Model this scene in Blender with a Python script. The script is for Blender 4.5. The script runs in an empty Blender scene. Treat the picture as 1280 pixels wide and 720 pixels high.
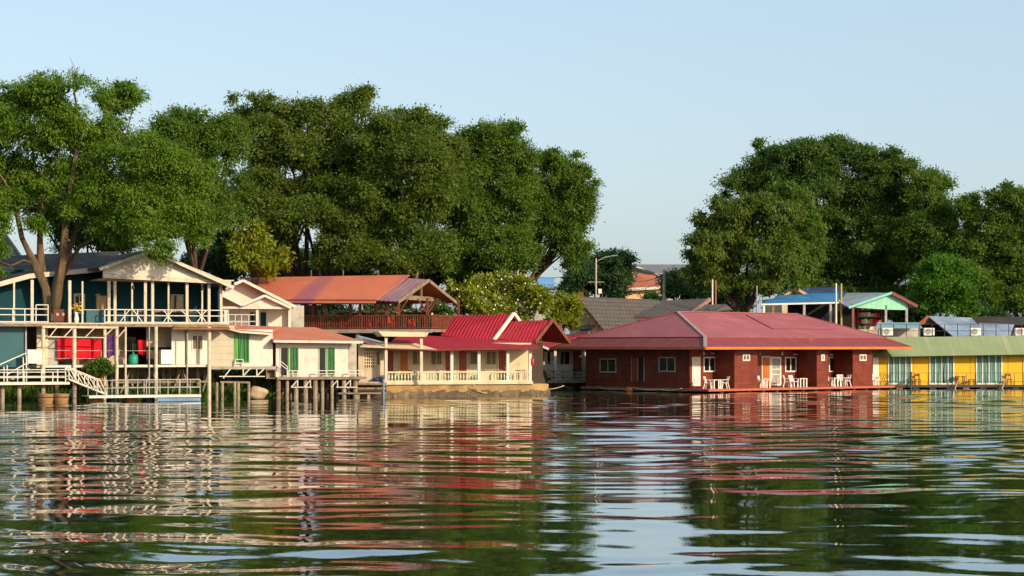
import bpy, math, random
import numpy as np
from mathutils import Vector

random.seed(7)
rng = np.random.default_rng(11)
S = bpy.context.scene
C = S.collection
FOC, HZ, CAMH = 2489.0, 432.0, 3.4          # focal length in photo pixels, horizon row, eye height

# ------------------------------------------------------------------ materials
def new_mat(name):
    m = bpy.data.materials.new(name); m.use_nodes = True
    nt = m.node_tree
    return m, nt, nt.nodes, nt.links, nt.nodes['Principled BSDF']

def mixc(N, L, fac, a, b, mode='MIX'):
    n = N.new('ShaderNodeMix'); n.data_type = 'RGBA'; n.blend_type = mode
    for sock, v in ((n.inputs[0], fac), (n.inputs[6], a), (n.inputs[7], b)):
        if hasattr(v, 'is_output'): L.new(v, sock)
        elif isinstance(v, (int, float)): sock.default_value = v
        else: sock.default_value = (*v, 1)
    return n.outputs[2]

def noise(N, L, vec, scale, detail=4, rough=.6):
    n = N.new('ShaderNodeTexNoise'); n.inputs['Scale'].default_value = scale
    n.inputs['Detail'].default_value = detail; n.inputs['Roughness'].default_value = rough
    L.new(vec, n.inputs['Vector']); return n.outputs['Fac']

def ramp(N, L, fac, a, b):
    n = N.new('ShaderNodeMapRange'); n.inputs[1].default_value = a; n.inputs[2].default_value = b
    L.new(fac, n.inputs[0]); return n.outputs[0]

def mat(name, col, rough=.75, var=.25, scale=1.2, bands=None, dirt=None, streak=None, metal=0, uv=False, spec=.35, bump=.0):
    """paint, timber, sheet metal, plaster: base colour with blotches, optional joints (axis, period, depth, dark), dirt and rain streaks"""
    m, nt, N, L, B = new_mat(name)
    tc = N.new('ShaderNodeTexCoord'); vec = tc.outputs['UV' if uv else 'Object']
    c = mixc(N, L, ramp(N, L, noise(N, L, vec, scale), .3, .7), tuple(x * (1 - var) for x in col), tuple(min(.95, x * (1 + var * .6)) for x in col))
    if dirt:
        dc, amt, ds = dirt
        c = mixc(N, L, ramp(N, L, noise(N, L, vec, ds, 6, .7), .62 - amt * .3, .8 - amt * .2), c, dc)
    if streak:
        dc, amt, sx, sy, sz = streak
        mp = N.new('ShaderNodeMapping'); mp.inputs['Scale'].default_value = (sx, sy, sz); L.new(vec, mp.inputs[0])
        f = ramp(N, L, noise(N, L, mp.outputs[0], 1, 4 if amt < .8 else 1, .6), .66 - amt * .3 if amt < .8 else .54, .8 if amt < .8 else .63)
        c = mixc(N, L, f, c, dc)
    bh = None
    if bands:
        ax, per, dep, dark = bands
        w = N.new('ShaderNodeTexWave'); w.wave_type = 'BANDS'; w.bands_direction = ax
        w.wave_profile = 'SIN' if dark < 0 else 'SAW'
        w.inputs['Scale'].default_value = .314 / per; L.new(vec, w.inputs['Vector'])
        bh = w.outputs['Fac']
        if 'curtain' in name or 'cloth' in name: w.inputs['Distortion'].default_value = 3.5; w.inputs['Detail Scale'].default_value = .4
        if dark > 0:
            c = mixc(N, L, ramp(N, L, bh, .86, .98), c, tuple(x * (1 - dark) for x in col))
        b = N.new('ShaderNodeBump'); b.inputs['Strength'].default_value = dep; b.inputs['Distance'].default_value = .05
        L.new(bh, b.inputs['Height']); L.new(b.outputs[0], B.inputs['Normal'])
    elif bump:
        b = N.new('ShaderNodeBump'); b.inputs['Strength'].default_value = bump; b.inputs['Distance'].default_value = .1
        L.new(noise(N, L, vec, scale * 6, 5), b.inputs['Height']); L.new(b.outputs[0], B.inputs['Normal'])
    L.new(c, B.inputs['Base Color'])
    B.inputs['Roughness'].default_value = rough; B.inputs['Metallic'].default_value = metal
    B.inputs['Specular IOR Level'].default_value = spec
    return m

def tile_mat(name, col, col2):
    m, nt, N, L, B = new_mat(name)
    tc = N.new('ShaderNodeTexCoord')
    b = N.new('ShaderNodeTexBrick'); b.inputs['Scale'].default_value = 1
    b.inputs['Brick Width'].default_value = .5; b.inputs['Row Height'].default_value = .42; b.inputs['Mortar Size'].default_value = .05
    b.inputs['Color1'].default_value = (*col, 1); b.inputs['Color2'].default_value = (*[x * .7 for x in col], 1); b.inputs['Mortar'].default_value = (*[x * .35 for x in col], 1)
    L.new(tc.outputs['UV'], b.inputs['Vector'])
    c = mixc(N, L, ramp(N, L, noise(N, L, tc.outputs['UV'], .35, 6), .4, .7), b.outputs['Color'], col2)
    L.new(c, B.inputs['Base Color']); B.inputs['Roughness'].default_value = .9
    bp = N.new('ShaderNodeBump'); bp.inputs['Strength'].default_value = .5; bp.inputs['Distance'].default_value = .05
    L.new(b.outputs['Fac'], bp.inputs['Height']); bp.invert = True; L.new(bp.outputs[0], B.inputs['Normal'])
    return m

def glass_mat(name, col, rough=.08):
    m, nt, N, L, B = new_mat(name)
    B.inputs['Base Color'].default_value = (*col, 1); B.inputs['Roughness'].default_value = rough; B.inputs['IOR'].default_value = 1.5
    return m

def leaf_mat(name, dark, light, young, trans=.35):
    m, nt, N, L, B = new_mat(name)
    g = N.new('ShaderNodeNewGeometry'); at = N.new('ShaderNodeAttribute'); at.attribute_name = 'tint'
    c = mixc(N, L, g.outputs['Random Per Island'], dark, light)
    c = mixc(N, L, ramp(N, L, at.outputs['Fac'], .45, 1.0), c, young)
    L.new(c, B.inputs['Base Color']); B.inputs['Roughness'].default_value = .5; B.inputs['Specular IOR Level'].default_value = .25
    t = N.new('ShaderNodeBsdfTranslucent'); L.new(mixc(N, L, 1.0, c, (1.0, 1.0, .5), 'MULTIPLY'), t.inputs['Color'])
    mx = N.new('ShaderNodeMixShader'); mx.inputs[0].default_value = trans
    L.new(B.outputs[0], mx.inputs[1]); L.new(t.outputs[0], mx.inputs[2]); L.new(mx.outputs[0], N['Material Output'].inputs['Surface'])
    return m

GRIME = (.16, .12, .08)
M = {}
M['white'] = mat('white_paint', (.72, .65, .55), .6, .1, .8, dirt=((.42, .33, .23), .22, 1.1), streak=((.45, .36, .26), .2, 3, 3, .25))
M['post'] = mat('white_post_paint', (.62, .53, .40), .6, .18, 2, dirt=((.35, .27, .18), .35, 2.5))
M['railwhite'] = mat('white_metal_paint', (.64, .60, .52), .5, .1, 2, dirt=((.4, .27, .16), .2, 4))
M['siding'] = mat('cream_siding', (.55, .48, .36), .7, .1, .7, bands=('Z', .42, .25, .25), dirt=((.4, .3, .2), .2, .9))
M['cream'] = mat('cream_plaster', (.66, .56, .37), .8, .12, .8, dirt=((.42, .31, .18), .3, .9), streak=((.4, .3, .19), .25, 2.5, 2.5, .2))
M['beige'] = mat('beige_board', (.52, .42, .29), .8, .2, .8, dirt=((.3, .22, .13), .3, 1.2))
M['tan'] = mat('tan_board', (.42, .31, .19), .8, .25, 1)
M['greywall'] = mat('grey_render', (.46, .43, .37), .85, .2, .8, dirt=((.25, .2, .15), .35, 1))
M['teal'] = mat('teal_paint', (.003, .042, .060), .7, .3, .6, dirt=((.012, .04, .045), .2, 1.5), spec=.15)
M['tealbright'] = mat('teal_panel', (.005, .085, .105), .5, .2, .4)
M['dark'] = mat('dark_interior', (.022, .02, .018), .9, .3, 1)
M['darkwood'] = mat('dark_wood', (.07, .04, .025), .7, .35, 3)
M['wood'] = mat('weathered_wood', (.27, .2, .13), .85, .35, 3, dirt=((.1, .07, .05), .4, 2))
M['pile'] = mat('wet_concrete_pile', (.36, .28, .19), .85, .35, 2.2, dirt=((.1, .08, .05), .45, 1.6))
M['brownred'] = mat('red_brown_timber', (.20, .055, .03), .6, .35, 2.5, dirt=((.3, .15, .08), .2, 3))
M['concrete'] = mat('concrete', (.40, .35, .28), .9, .25, 1, dirt=((.16, .13, .09), .4, 1.2), bump=.2)
M['oldroof'] = mat('dark_sheet_roof', (.05, .042, .037), .8, .3, .8, bands=('X', .3, .5, -1), uv=True, dirt=((.16, .13, .1), .3, .6))
M['orange'] = mat('orange_tin_roof', (.56, .16, .085), .55, .12, .35, bands=('X', .25, .15, -1), uv=True, streak=((.34, .11, .13), .85, .33, .03, .2), dirt=((.62, .25, .14), .3, .25))
M['purple'] = mat('faded_purple_tin', (.30, .17, .20), .5, .25, .5, bands=('X', .35, .3, -1), uv=True, dirt=((.42, .22, .17), .3, .5))
M['salmon'] = mat('salmon_roof', (.58, .20, .12), .65, .16, .5, bands=('Y', .5, .2, .12), uv=True, dirt=((.45, .19, .12), .3, .8))
M['redsmooth'] = mat('red_sheet_roof', (.34, .015, .03), .6, .14, .5, bands=('X', .25, .15, -1), uv=True, dirt=((.3, .03, .04), .25, .8))
M['redroof'] = mat('red_tin_roof', (.38, .015, .028), .55, .18, .5, bands=('X', .24, .8, -1), uv=True, dirt=((.3, .02, .03), .3, .8))
M['pinkroof'] = mat('faded_red_roof', (.36, .095, .10), .6, .16, .4, bands=('X', .75, .15, .12), uv=True, streak=((.40, .075, .085), .3, .5, .05, .2), dirt=((.47, .14, .14), .5, .28))
M['maroon'] = mat('maroon_roof', (.22, .042, .04), .6, .2, .8, bands=('Y', .28, .3, .2), uv=True, dirt=((.42, .14, .1), .2, 1))
M['fascia'] = mat('orange_fascia', (.55, .16, .04), .6, .15, 1.5, dirt=((.35, .1, .04), .2, 2))
M['redwall'] = mat('red_timber_wall', (.195, .036, .019), .6, .35, 1.2, bands=('Z', .19, .6, .5), dirt=((.2, .05, .035), .3, 1.2), streak=((.30, .075, .03), .4, .7, .7, 4))
M['deckred'] = mat('red_deck_edge', (.46, .12, .06), .7, .25, 2, dirt=((.25, .1, .06), .3, 2))
M['darkred'] = mat('dark_red_door', (.26, .035, .015), .5, .2, 2)
M['ochredoor'] = mat('orange_wood_door', (.50, .14, .02), .5, .25, 2)
M['gate'] = mat('white_grille', (.78, .70, .62), .5, .1, 2)
M['shutter'] = mat('grey_louvres', (.19, .15, .10), .7, .2, 2, bands=('Z', .1, .5, .4))
M['mint'] = mat('mint_baluster', (.50, .62, .42), .7, .3, 2)
M['stain'] = mat('ochre_wall', (.46, .29, .12), .9, .3, .8, dirt=((.2, .11, .05), .6, .7), streak=((.30, .17, .07), .3, 1.2, 1.2, .2), bump=.2)
M['wetstone'] = mat('wet_stone', (.14, .10, .06), .8, .5, 1.5, dirt=((.30, .2, .1), .35, 1.1), bump=.6)
M['glass'] = glass_mat('window_glass', (.012, .014, .013))
M['greenglass'] = mat('green_curtain_glass', (.016, .12, .03), .25, .35, 1.2, bands=('X', .18, .4, -1))
M['lime'] = mat('lime_curtain', (.12, .36, .05), .6, .25, 1.2, bands=('X', .2, .5, -1))
M['curtain'] = mat('teal_curtain', (.13, .26, .22), .7, .3, 1.2, bands=('X', .22, .7, -1), streak=((.06, .16, .15), .4, 6, 1, .05))
M['yellow'] = mat('yellow_paint', (.78, .45, .01), .6, .1, .6, bands=('X', 1.55, .2, .3), dirt=((.6, .28, .01), .2, 1))
M['greenroof'] = mat('green_tin', (.235, .29, .145), .7, .15, .4, bands=('X', .6, .15, .15), uv=True, streak=((.4, .38, .24), .35, 1.6, .12, .2))
M['bluetin'] = mat('blue_tin', (.05, .24, .50), .4, .3, .5, bands=('X', .4, .3, -1), uv=True, dirt=((.10, .3, .42), .4, .5))
M['navytin'] = mat('navy_tile', (.045, .085, .2), .6, .3, .5, bands=('Y', .35, .3, .2), uv=True)
M['greytin'] = mat('grey_tin', (.36, .42, .44), .4, .25, .5, bands=('X', .4, .3, -1), uv=True, dirt=((.2, .23, .25), .3, .7))
M['bluegrey'] = mat('blue_grey_sheet', (.30, .38, .50), .3, .35, .45, bands=('X', .8, .2, .25), uv=True, dirt=((.45, .48, .55), .4, .4))
M['mintpanel'] = mat('mint_cladding', (.30, .66, .45), .6, .12, 1, bands=('X', .45, .4, .25))
M['greytile'] = tile_mat('grey_tile', (.11, .095, .088), (.085, .07, .06))
M['orangetile'] = tile_mat('orange_tile', (.5, .15, .07), (.42, .13, .07))
M['peach'] = mat('peach_render', (.72, .45, .24), .8, .15, .5)
M['black'] = mat('black_paint', (.018, .018, .02), .5, .3, 2)
M['greymetal'] = mat('grey_steel', (.34, .33, .31), .45, .25, 2, dirt=((.2, .13, .08), .3, 3))
M['bluewall'] = mat('faded_blue_paint', (.16, .27, .42), .6, .3, 1)
M['red'] = mat('red_cloth', (.62, .006, .02), .9, .12, 1.2, bands=('X', .5, .25, -1))
M['purplecloth'] = mat('purple_cloth', (.10, .035, .16), .9, .2, 1.2)
M['tealbarrel'] = mat('teal_plastic', (.02, .30, .20), .4, .15, 2)
M['plastic'] = mat('white_plastic', (.82, .78, .70), .4, .06, 2)
M['redplastic'] = mat('red_plastic', (.55, .02, .015), .4, .1, 2)
M['rust'] = mat('rust', (.34, .13, .05), .8, .3, 3)
M['rope'] = mat('rope_fibre', (.5, .4, .26), .9, .2, 5)
M['float'] = mat('dark_float', (.02, .022, .028), .5, .4, 2)
M['bluefloat'] = mat('blue_drum', (.015, .03, .14), .4, .3, 2)
M['polewood'] = mat('concrete_pole', (.5, .43, .34), .85, .2, 1)
M['bark'] = mat('bark', (.17, .11, .062), .9, .4, 1.5, streak=((.08, .055, .03), .6, 5, 5, .45), dirt=((.14, .13, .06), .35, .9), bump=.9)
M['darkbark'] = mat('dark_bark', (.09, .055, .038), .9, .45, 1.5, streak=((.04, .03, .02), .5, 6, 6, .5), bump=.8)
M['rock'] = mat('pale_rock', (.44, .33, .2), .9, .35, 1.2, bump=.6)
M['pink'] = mat('faded_pink_board', (.40, .2, .17), .5, .2, 2)
M['blossom'] = mat('white_petals', (.78, .72, .58), .7, .1, 3)
M['yellowpetal'] = mat('yellow_petals', (.75, .48, .08), .7, .15, 3)
M['garden_leaf'] = leaf_mat('broad_leaf', (.05, .11, .012), (.09, .17, .02), (.14, .22, .03))
M['leaf_fresh'] = leaf_mat('feathery_leaf', (.105, .20, .018), (.15, .28, .024), (.215, .31, .03), .5)
M['leaf_olive'] = leaf_mat('olive_leaf', (.088, .158, .022), (.138, .21, .03), (.21, .24, .04), .48)
M['leaf_mid'] = leaf_mat('mid_leaf', (.080, .17, .022), (.126, .225, .028), (.18, .255, .036), .48)
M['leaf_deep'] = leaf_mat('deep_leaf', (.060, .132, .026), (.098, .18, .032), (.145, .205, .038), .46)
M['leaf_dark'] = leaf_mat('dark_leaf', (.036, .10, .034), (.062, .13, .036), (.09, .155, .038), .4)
M['leaf_lime'] = leaf_mat('lime_leaf', (.17, .23, .016), (.26, .32, .025), (.35, .37, .04), .46)
M['leaf_bright'] = leaf_mat('bright_leaf', (.065, .18, .016), (.11, .25, .024), (.16, .31, .032), .45)
M['leaf_far'] = leaf_mat('far_leaf', (.042, .105, .038), (.07, .145, .045), (.095, .165, .045), .42)

# ------------------------------------------------------------------ mesh builder and frames
class MB:
    def __init__(s): s.v = []; s.f = []
    def add(s, vs, fs):
        o = len(s.v); s.v += [tuple(v) for v in vs]; s.f += [tuple(i + o for i in f) for f in fs]; return s
    def box(s, x0, x1, y0, y1, z0, z1):
        if x0 > x1: x0, x1 = x1, x0
        if y0 > y1: y0, y1 = y1, y0
        if z0 > z1: z0, z1 = z1, z0
        return s.add([(x0, y0, z0), (x1, y0, z0), (x1, y1, z0), (x0, y1, z0), (x0, y0, z1), (x1, y0, z1), (x1, y1, z1), (x0, y1, z1)],
                     [(0, 3, 2, 1), (4, 5, 6, 7), (0, 1, 5, 4), (1, 2, 6, 5), (2, 3, 7, 6), (3, 0, 4, 7)])
    def bar(s, p, q, w=.06, h=None):
        h = w if h is None else h
        p, q = Vector(p), Vector(q); d = (q - p).normalized()
        a = d.cross(Vector((0, 0, 1)))
        a = Vector((1, 0, 0)) if a.length < 1e-4 else a.normalized()
        b = a.cross(d).normalized()
        c = []
        for e in (p, q):
            for i, j in ((-1, -1), (1, -1), (1, 1), (-1, 1)): c.append(e + a * (i * w / 2) + b * (j * h / 2))
        return s.add(c, [(0, 1, 2, 3), (7, 6, 5, 4), (0, 4, 5, 1), (1, 5, 6, 2), (2, 6, 7, 3), (3, 7, 4, 0)])
    def tube(s, pts, rad, n=8):
        pts = [Vector(p) for p in pts]
        if not hasattr(rad, '__len__'): rad = [rad] * len(pts)
        vs, fs = [], []
        for i, p in enumerate(pts):
            d = (pts[min(i + 1, len(pts) - 1)] - pts[max(i - 1, 0)]).normalized()
            a = d.cross(Vector((.13, .97, .21))).normalized(); b = d.cross(a)
            for k in range(n):
                t = 2 * math.pi * k / n; vs.append(p + (a * math.cos(t) + b * math.sin(t)) * rad[i])
        for i in range(len(pts) - 1):
            for k in range(n):
                k2 = (k + 1) % n; fs.append((i * n + k, i * n + k2, (i + 1) * n + k2, (i + 1) * n + k))
        fs.append(tuple(range(n - 1, -1, -1))); fs.append(tuple((len(pts) - 1) * n + k for k in range(n)))
        return s.add(vs, fs)
    def lathe(s, c, prof, n=12):
        c = Vector(c); vs, fs = [], []
        for r, z in prof:
            for k in range(n):
                t = 2 * math.pi * k / n; vs.append(c + Vector((r * math.cos(t), r * math.sin(t), z)))
        for i in range(len(prof) - 1):
            for k in range(n):
                k2 = (k + 1) % n; fs.append((i * n + k, i * n + k2, (i + 1) * n + k2, (i + 1) * n + k))
        fs.append(tuple(range(n - 1, -1, -1))); fs.append(tuple((len(prof) - 1) * n + k for k in range(n)))
        return s.add(vs, fs)
    def prism(s, pts, vec):
        n = len(pts); vec = Vector(vec)
        vs = [Vector(p) for p in pts] + [Vector(p) + vec for p in pts]
        return s.add(vs, [tuple(range(n)), tuple(range(2 * n - 1, n - 1, -1))] + [(i, i + n, (i + 1) % n + n, (i + 1) % n) for i in range(n)])
    def blob(s, c, r, seed=0, n=10, amp=.18):
        R = random.Random(seed); c = Vector(c); ph = [R.uniform(0, 6) for _ in range(6)]
        vs, fs = [], []
        for i in range(n + 1):
            th = math.pi * i / n
            for k in range(2 * n):
                t = math.pi * k / n
                d = Vector((math.sin(th) * math.cos(t), math.sin(th) * math.sin(t), math.cos(th)))
                w = 1 + amp * (math.sin(3 * d.x + ph[0]) + math.sin(4 * d.y + ph[1]) + math.sin(5 * d.z + 2 * d.x + ph[2])) / 1.6
                vs.append(c + Vector((d.x * r[0], d.y * r[1], d.z * r[2])) * w)
        for i in range(n):
            for k in range(2 * n):
                k2 = (k + 1) % (2 * n); fs.append((i * 2 * n + k, (i + 1) * 2 * n + k, (i + 1) * 2 * n + k2, i * 2 * n + k2))
        return s.add(vs, fs)

def link(name, me, parent=None):
    o = bpy.data.objects.new(name, me); C.objects.link(o)
    if parent: o.parent = parent
    return o

def part(name, mb, m, parent=None, label=None, smooth=False):
    me = bpy.data.meshes.new(name); me.from_pydata(mb.v, [], mb.f)
    me.materials.append(M[m] if isinstance(m, str) else m)
    if smooth: me.polygons.foreach_set('use_smooth', [True] * len(me.polygons))
    me.update()
    o = link(name, me, parent)
    if label: o['label'] = label
    return o

def tag(o, label=None, cat=None, group=None, kind=None):
    for k, v in (('label', label), ('category', cat), ('group', group), ('kind', kind)):
        if v: o[k] = v
    return o

def thing(name, label, cat, loc=(0, 0, 0), rz=0, group=None):
    o = link(name, None); o.location = loc; o.rotation_euler = (0, 0, rz); o.empty_display_size = .3
    return tag(o, label, cat, group)

def dup(root, loc, rz, label, group=None):
    r = root.copy(); C.objects.link(r); r.location = loc; r.rotation_euler = (0, 0, rz); r['label'] = label
    if group: r['group'] = group
    for ch in list(root.children):
        c = ch.copy(); C.objects.link(c); c.parent = r
        for g in list(ch.children):
            d = g.copy(); C.objects.link(d); d.parent = c
    return r

def roof(name, m, parent, pts, th=.08, label=None):
    """sheet of real thickness with UVs in metres: first edge = eave"""
    p = [Vector(q) for q in pts]; n = len(p)
    u = (p[1] - p[0]).normalized(); nn = (p[1] - p[0]).cross(p[-1] - p[0]).normalized()
    if nn.z < 0: nn = -nn
    v = nn.cross(u)
    mb = MB(); mb.prism(p, -nn * th)
    o = part(name, mb, m, parent, label)
    me = o.data; uvl = me.uv_layers.new(name='UVMap')
    for l in me.loops:
        q = me.vertices[l.vertex_index].co - p[0]; uvl.data[l.index].uv = (q.dot(u), q.dot(v))
    return o

class Fr:
    """a building's own frame: x along its front, y into its depth, z up; reads positions off measured rows and columns"""
    def __init__(s, px, Y, a):
        s.o = ((px - 640) / FOC * Y, Y); s.a = math.radians(a); s.c, s.s = math.cos(s.a), math.sin(s.a)
    def X(s, px, d=0):
        k = (px - 640) / FOC
        return (k * (s.o[1] + d * s.c) - s.o[0] + d * s.s) / (s.c - k * s.s)
    def D(s, px, x):
        k = (px - 640) / FOC
        return (s.o[0] + x * s.c - k * (s.o[1] + x * s.s)) / (s.s + k * s.c)
    def dist(s, x, d): return s.o[1] + x * s.s + d * s.c
    def Z(s, px, py, d=0): return CAMH + (HZ - py) * s.dist(s.X(px, d), d) / FOC
    def P(s, px, py, d=0): return (s.X(px, d), d, s.Z(px, py, d))
    def W(s, x, d, z=0): return (s.o[0] + x * s.c - d * s.s, s.o[1] + x * s.s + d * s.c, z)
    def thing(s, name, label, cat, group=None): return thing(name, label, cat, (*s.o, 0), s.a, group)
    def rect(s, mb, x0, x1, t, b, d, th=.12):
        m = (x0 + x1) / 2
        return mb.box(s.X(x0, d), s.X(x1, d), d, d + th, s.Z(m, t, d), s.Z(m, b, d))
    def window(s, par, x0, x1, t, b, d, fm='white', gm='glass', mull=1, name='window', label=None, fw=.07, pane='pane', proud=.05):
        X0, X1 = s.X(x0, d), s.X(x1, d); m = (x0 + x1) / 2; Z0, Z1 = s.Z(m, b, d), s.Z(m, t, d)
        mb = MB(); y0 = d - proud
        mb.box(X0, X1, y0, d + .03, Z1 - fw, Z1); mb.box(X0, X1, y0, d + .03, Z0, Z0 + fw)
        mb.box(X0, X0 + fw, y0, d + .03, Z0 + fw, Z1 - fw); mb.box(X1 - fw, X1, y0, d + .03, Z0 + fw, Z1 - fw)
        for i in range(mull):
            xm = X0 + (X1 - X0) * (i + 1) / (mull + 1); mb.box(xm - fw * .4, xm + fw * .4, y0 + .005, d + .028, Z0 + fw, Z1 - fw)
        o = part(name, mb, fm, par, label)
        g = MB().box(X0 + fw, X1 - fw, d - proud * .3, d + .02, Z0 + fw, Z1 - fw)
        part(pane, g, gm, o)
        return o
    def door(s, par, x0, x1, t, b, d, m='darkred', fm='white', label=None):
        X0, X1 = s.X(x0, d), s.X(x1, d); c = (x0 + x1) / 2; Z0, Z1 = s.Z(c, b, d), s.Z(c, t, d)
        mb = MB(); w = X1 - X0; mb.box(X0, X1, d - .04, d + .01, Z0, Z1)
        h = Z1 - Z0
        for k in (0, 1):
            for q in (.08, .55): mb.box(X0 + w * (.12 + .42 * k), X0 + w * (.46 + .42 * k), d - .055, d - .03, Z0 + h * q, Z0 + h * (q + .38))
        o = part('door', mb, m, par, label)
        part('handle', MB().box(X1 - .12, X1 - .08, d - .1, d - .04, Z0 + .95, Z0 + 1.05), 'greymetal', o)
        f = MB(); f.box(X0 - .08, X0, d - .06, d + .01, Z0, Z1 + .08); f.box(X1, X1 + .08, d - .06, d + .01, Z0, Z1 + .08); f.box(X0, X1, d - .06, d + .01, Z1, Z1 + .08)
        part('door_frame', f, fm, par)
        return o

def W(px, py, Y): return ((px - 640) / FOC * Y, Y, CAMH + (HZ - py) * Y / FOC)

# ------------------------------------------------------------------ foliage
def leaf_mesh(name, pos, axis, nrm, ln, wd, tint, m, parent, kind_stuff=False):
    n = len(pos)
    side = np.cross(axis, nrm); side /= np.linalg.norm(side, axis=1)[:, None] + 1e-9
    L2, W2 = axis * ln[:, None], side * wd[:, None]
    v = np.empty((n, 4, 3), np.float32)
    v[:, 0] = pos; v[:, 1] = pos + L2 * .45 + W2 * .5; v[:, 2] = pos + L2; v[:, 3] = pos + L2 * .45 - W2 * .5
    me = bpy.data.meshes.new(name)
    me.vertices.add(4 * n); me.vertices.foreach_set('co', v.ravel())
    me.loops.add(4 * n); me.loops.foreach_set('vertex_index', np.arange(4 * n, dtype=np.int32))
    me.polygons.add(n); me.polygons.foreach_set('loop_start', np.arange(0, 4 * n, 4, dtype=np.int32))
    at = me.attributes.new('tint', 'FLOAT', 'POINT'); at.data.foreach_set('value', np.repeat(tint, 4).astype(np.float32))
    me.materials.append(M[m]); me.update(calc_edges=True); me.validate()
    return link(name, me, parent)

def unit(a): return a / (np.linalg.norm(a, axis=1)[:, None] + 1e-9)

def sublobes(lobes):
    out = []
    for (cx, cy, cz, rx, ry, rz) in lobes:
        out.append((cx, cy, cz, rx * .56, ry * .56, rz * .56))
        k = 10 if min(rx, rz) > 1.0 else 6
        for j in range(k):
            d = rng.normal(size=3); d /= np.linalg.norm(d)
            if d[2] < -.3 and rng.random() < .5: d[2] = -d[2]
            s = rng.uniform(.34, .54); f = rng.uniform(.55, .78)
            if j >= k - 3: s *= rng.uniform(.32, .55); f = rng.uniform(.9, 1.16)      # short sprays that break the outline
            out.append((cx + d[0] * rx * f, cy + d[1] * ry * f, cz + d[2] * rz * f, rx * s, ry * s, rz * s * .85))
    return out

def foliage(lobes, base, leaf=.30, dens=1.0, droop=.35, clump=.55, fill=.1, depth=.9):
    """leaf clumps over the shells of several lobes (x, y, z, rx, ry, rz in metres); returns arrays relative to base"""
    P, A, Nn, LN, WD, T = [], [], [], [], [], []
    for (cx, cy, cz, rx, ry, rz) in sublobes(lobes):
        c = np.array((cx, cy, cz)); R = np.array((rx, ry, rz))
        area = 4 * math.pi * ((rx * ry + ry * rz + rx * rz) / 3)
        nc = max(4, int(area / (clump * clump * 2.1)))
        d = unit(rng.normal(size=(nc, 3)))
        d[:, 2] = np.where((d[:, 2] < -.35) & (rng.random(nc) < .45), -d[:, 2], d[:, 2])
        rr = .62 + .44 * rng.random(nc) ** .7
        rr += .10 * (rng.random(nc) < .12)
        cc = c + d * R * rr[:, None]
        per = int(clump * clump / (leaf * leaf) * 10 * dens) + 4
        tc = rng.random(nc)
        idx = np.repeat(np.arange(nc), per); n = len(idx)
        cr = clump * (.6 + .7 * rng.random(nc))
        g = rng.normal(size=(n, 3)) * np.array((1, 1, .62)) * .5
        P.append(cc[idx] + g * cr[idx][:, None])
        ax = unit(d[idx] * .5 + unit(g) * .5 + rng.normal(size=(n, 3)) * .5 + np.array((0, 0, -droop)))
        A.append(ax)
        Nn.append(unit(d[idx] * .9 + np.array((0, 0, .5)) + rng.normal(size=(n, 3)) * .34))
        LN.append(leaf * .92 * (.6 + .8 * rng.random(n))); WD.append(leaf * .42 * (.6 + .8 * rng.random(n))); T.append(tc[idx] * .8 + rng.random(n) * .2)
        nf = int(fill * n)
        df = unit(rng.normal(size=(nf, 3))); rf = rng.random(nf) ** .5 * .72
        P.append(c + df * R * rf[:, None]); A.append(unit(rng.normal(size=(nf, 3)))); Nn.append(unit(rng.normal(size=(nf, 3))))
        LN.append(np.full(nf, leaf * 1.9)); WD.append(np.full(nf, leaf * 1.1)); T.append(rng.random(nf) * .4)
    P = np.concatenate(P) - np.array(base)
    return P, np.concatenate(A), np.concatenate(Nn), np.concatenate(LN), np.concatenate(WD), np.concatenate(T)

def limb(mb, p, q, r0, r1, bend=.12, n=6, rnd=random):
    p, q = Vector(p), Vector(q); L = (q - p).length
    o1 = Vector((rnd.uniform(-1, 1), rnd.uniform(-1, 1), rnd.uniform(-.2, .9))) * L * bend
    pts, rr = [], []
    for i in range(n + 1):
        t = i / n; pts.append(p.lerp(q, t) + o1 * math.sin(math.pi * t)); rr.append(r0 + (r1 - r0) * t)
    mb.tube(pts, rr, 7); return pts

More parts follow.
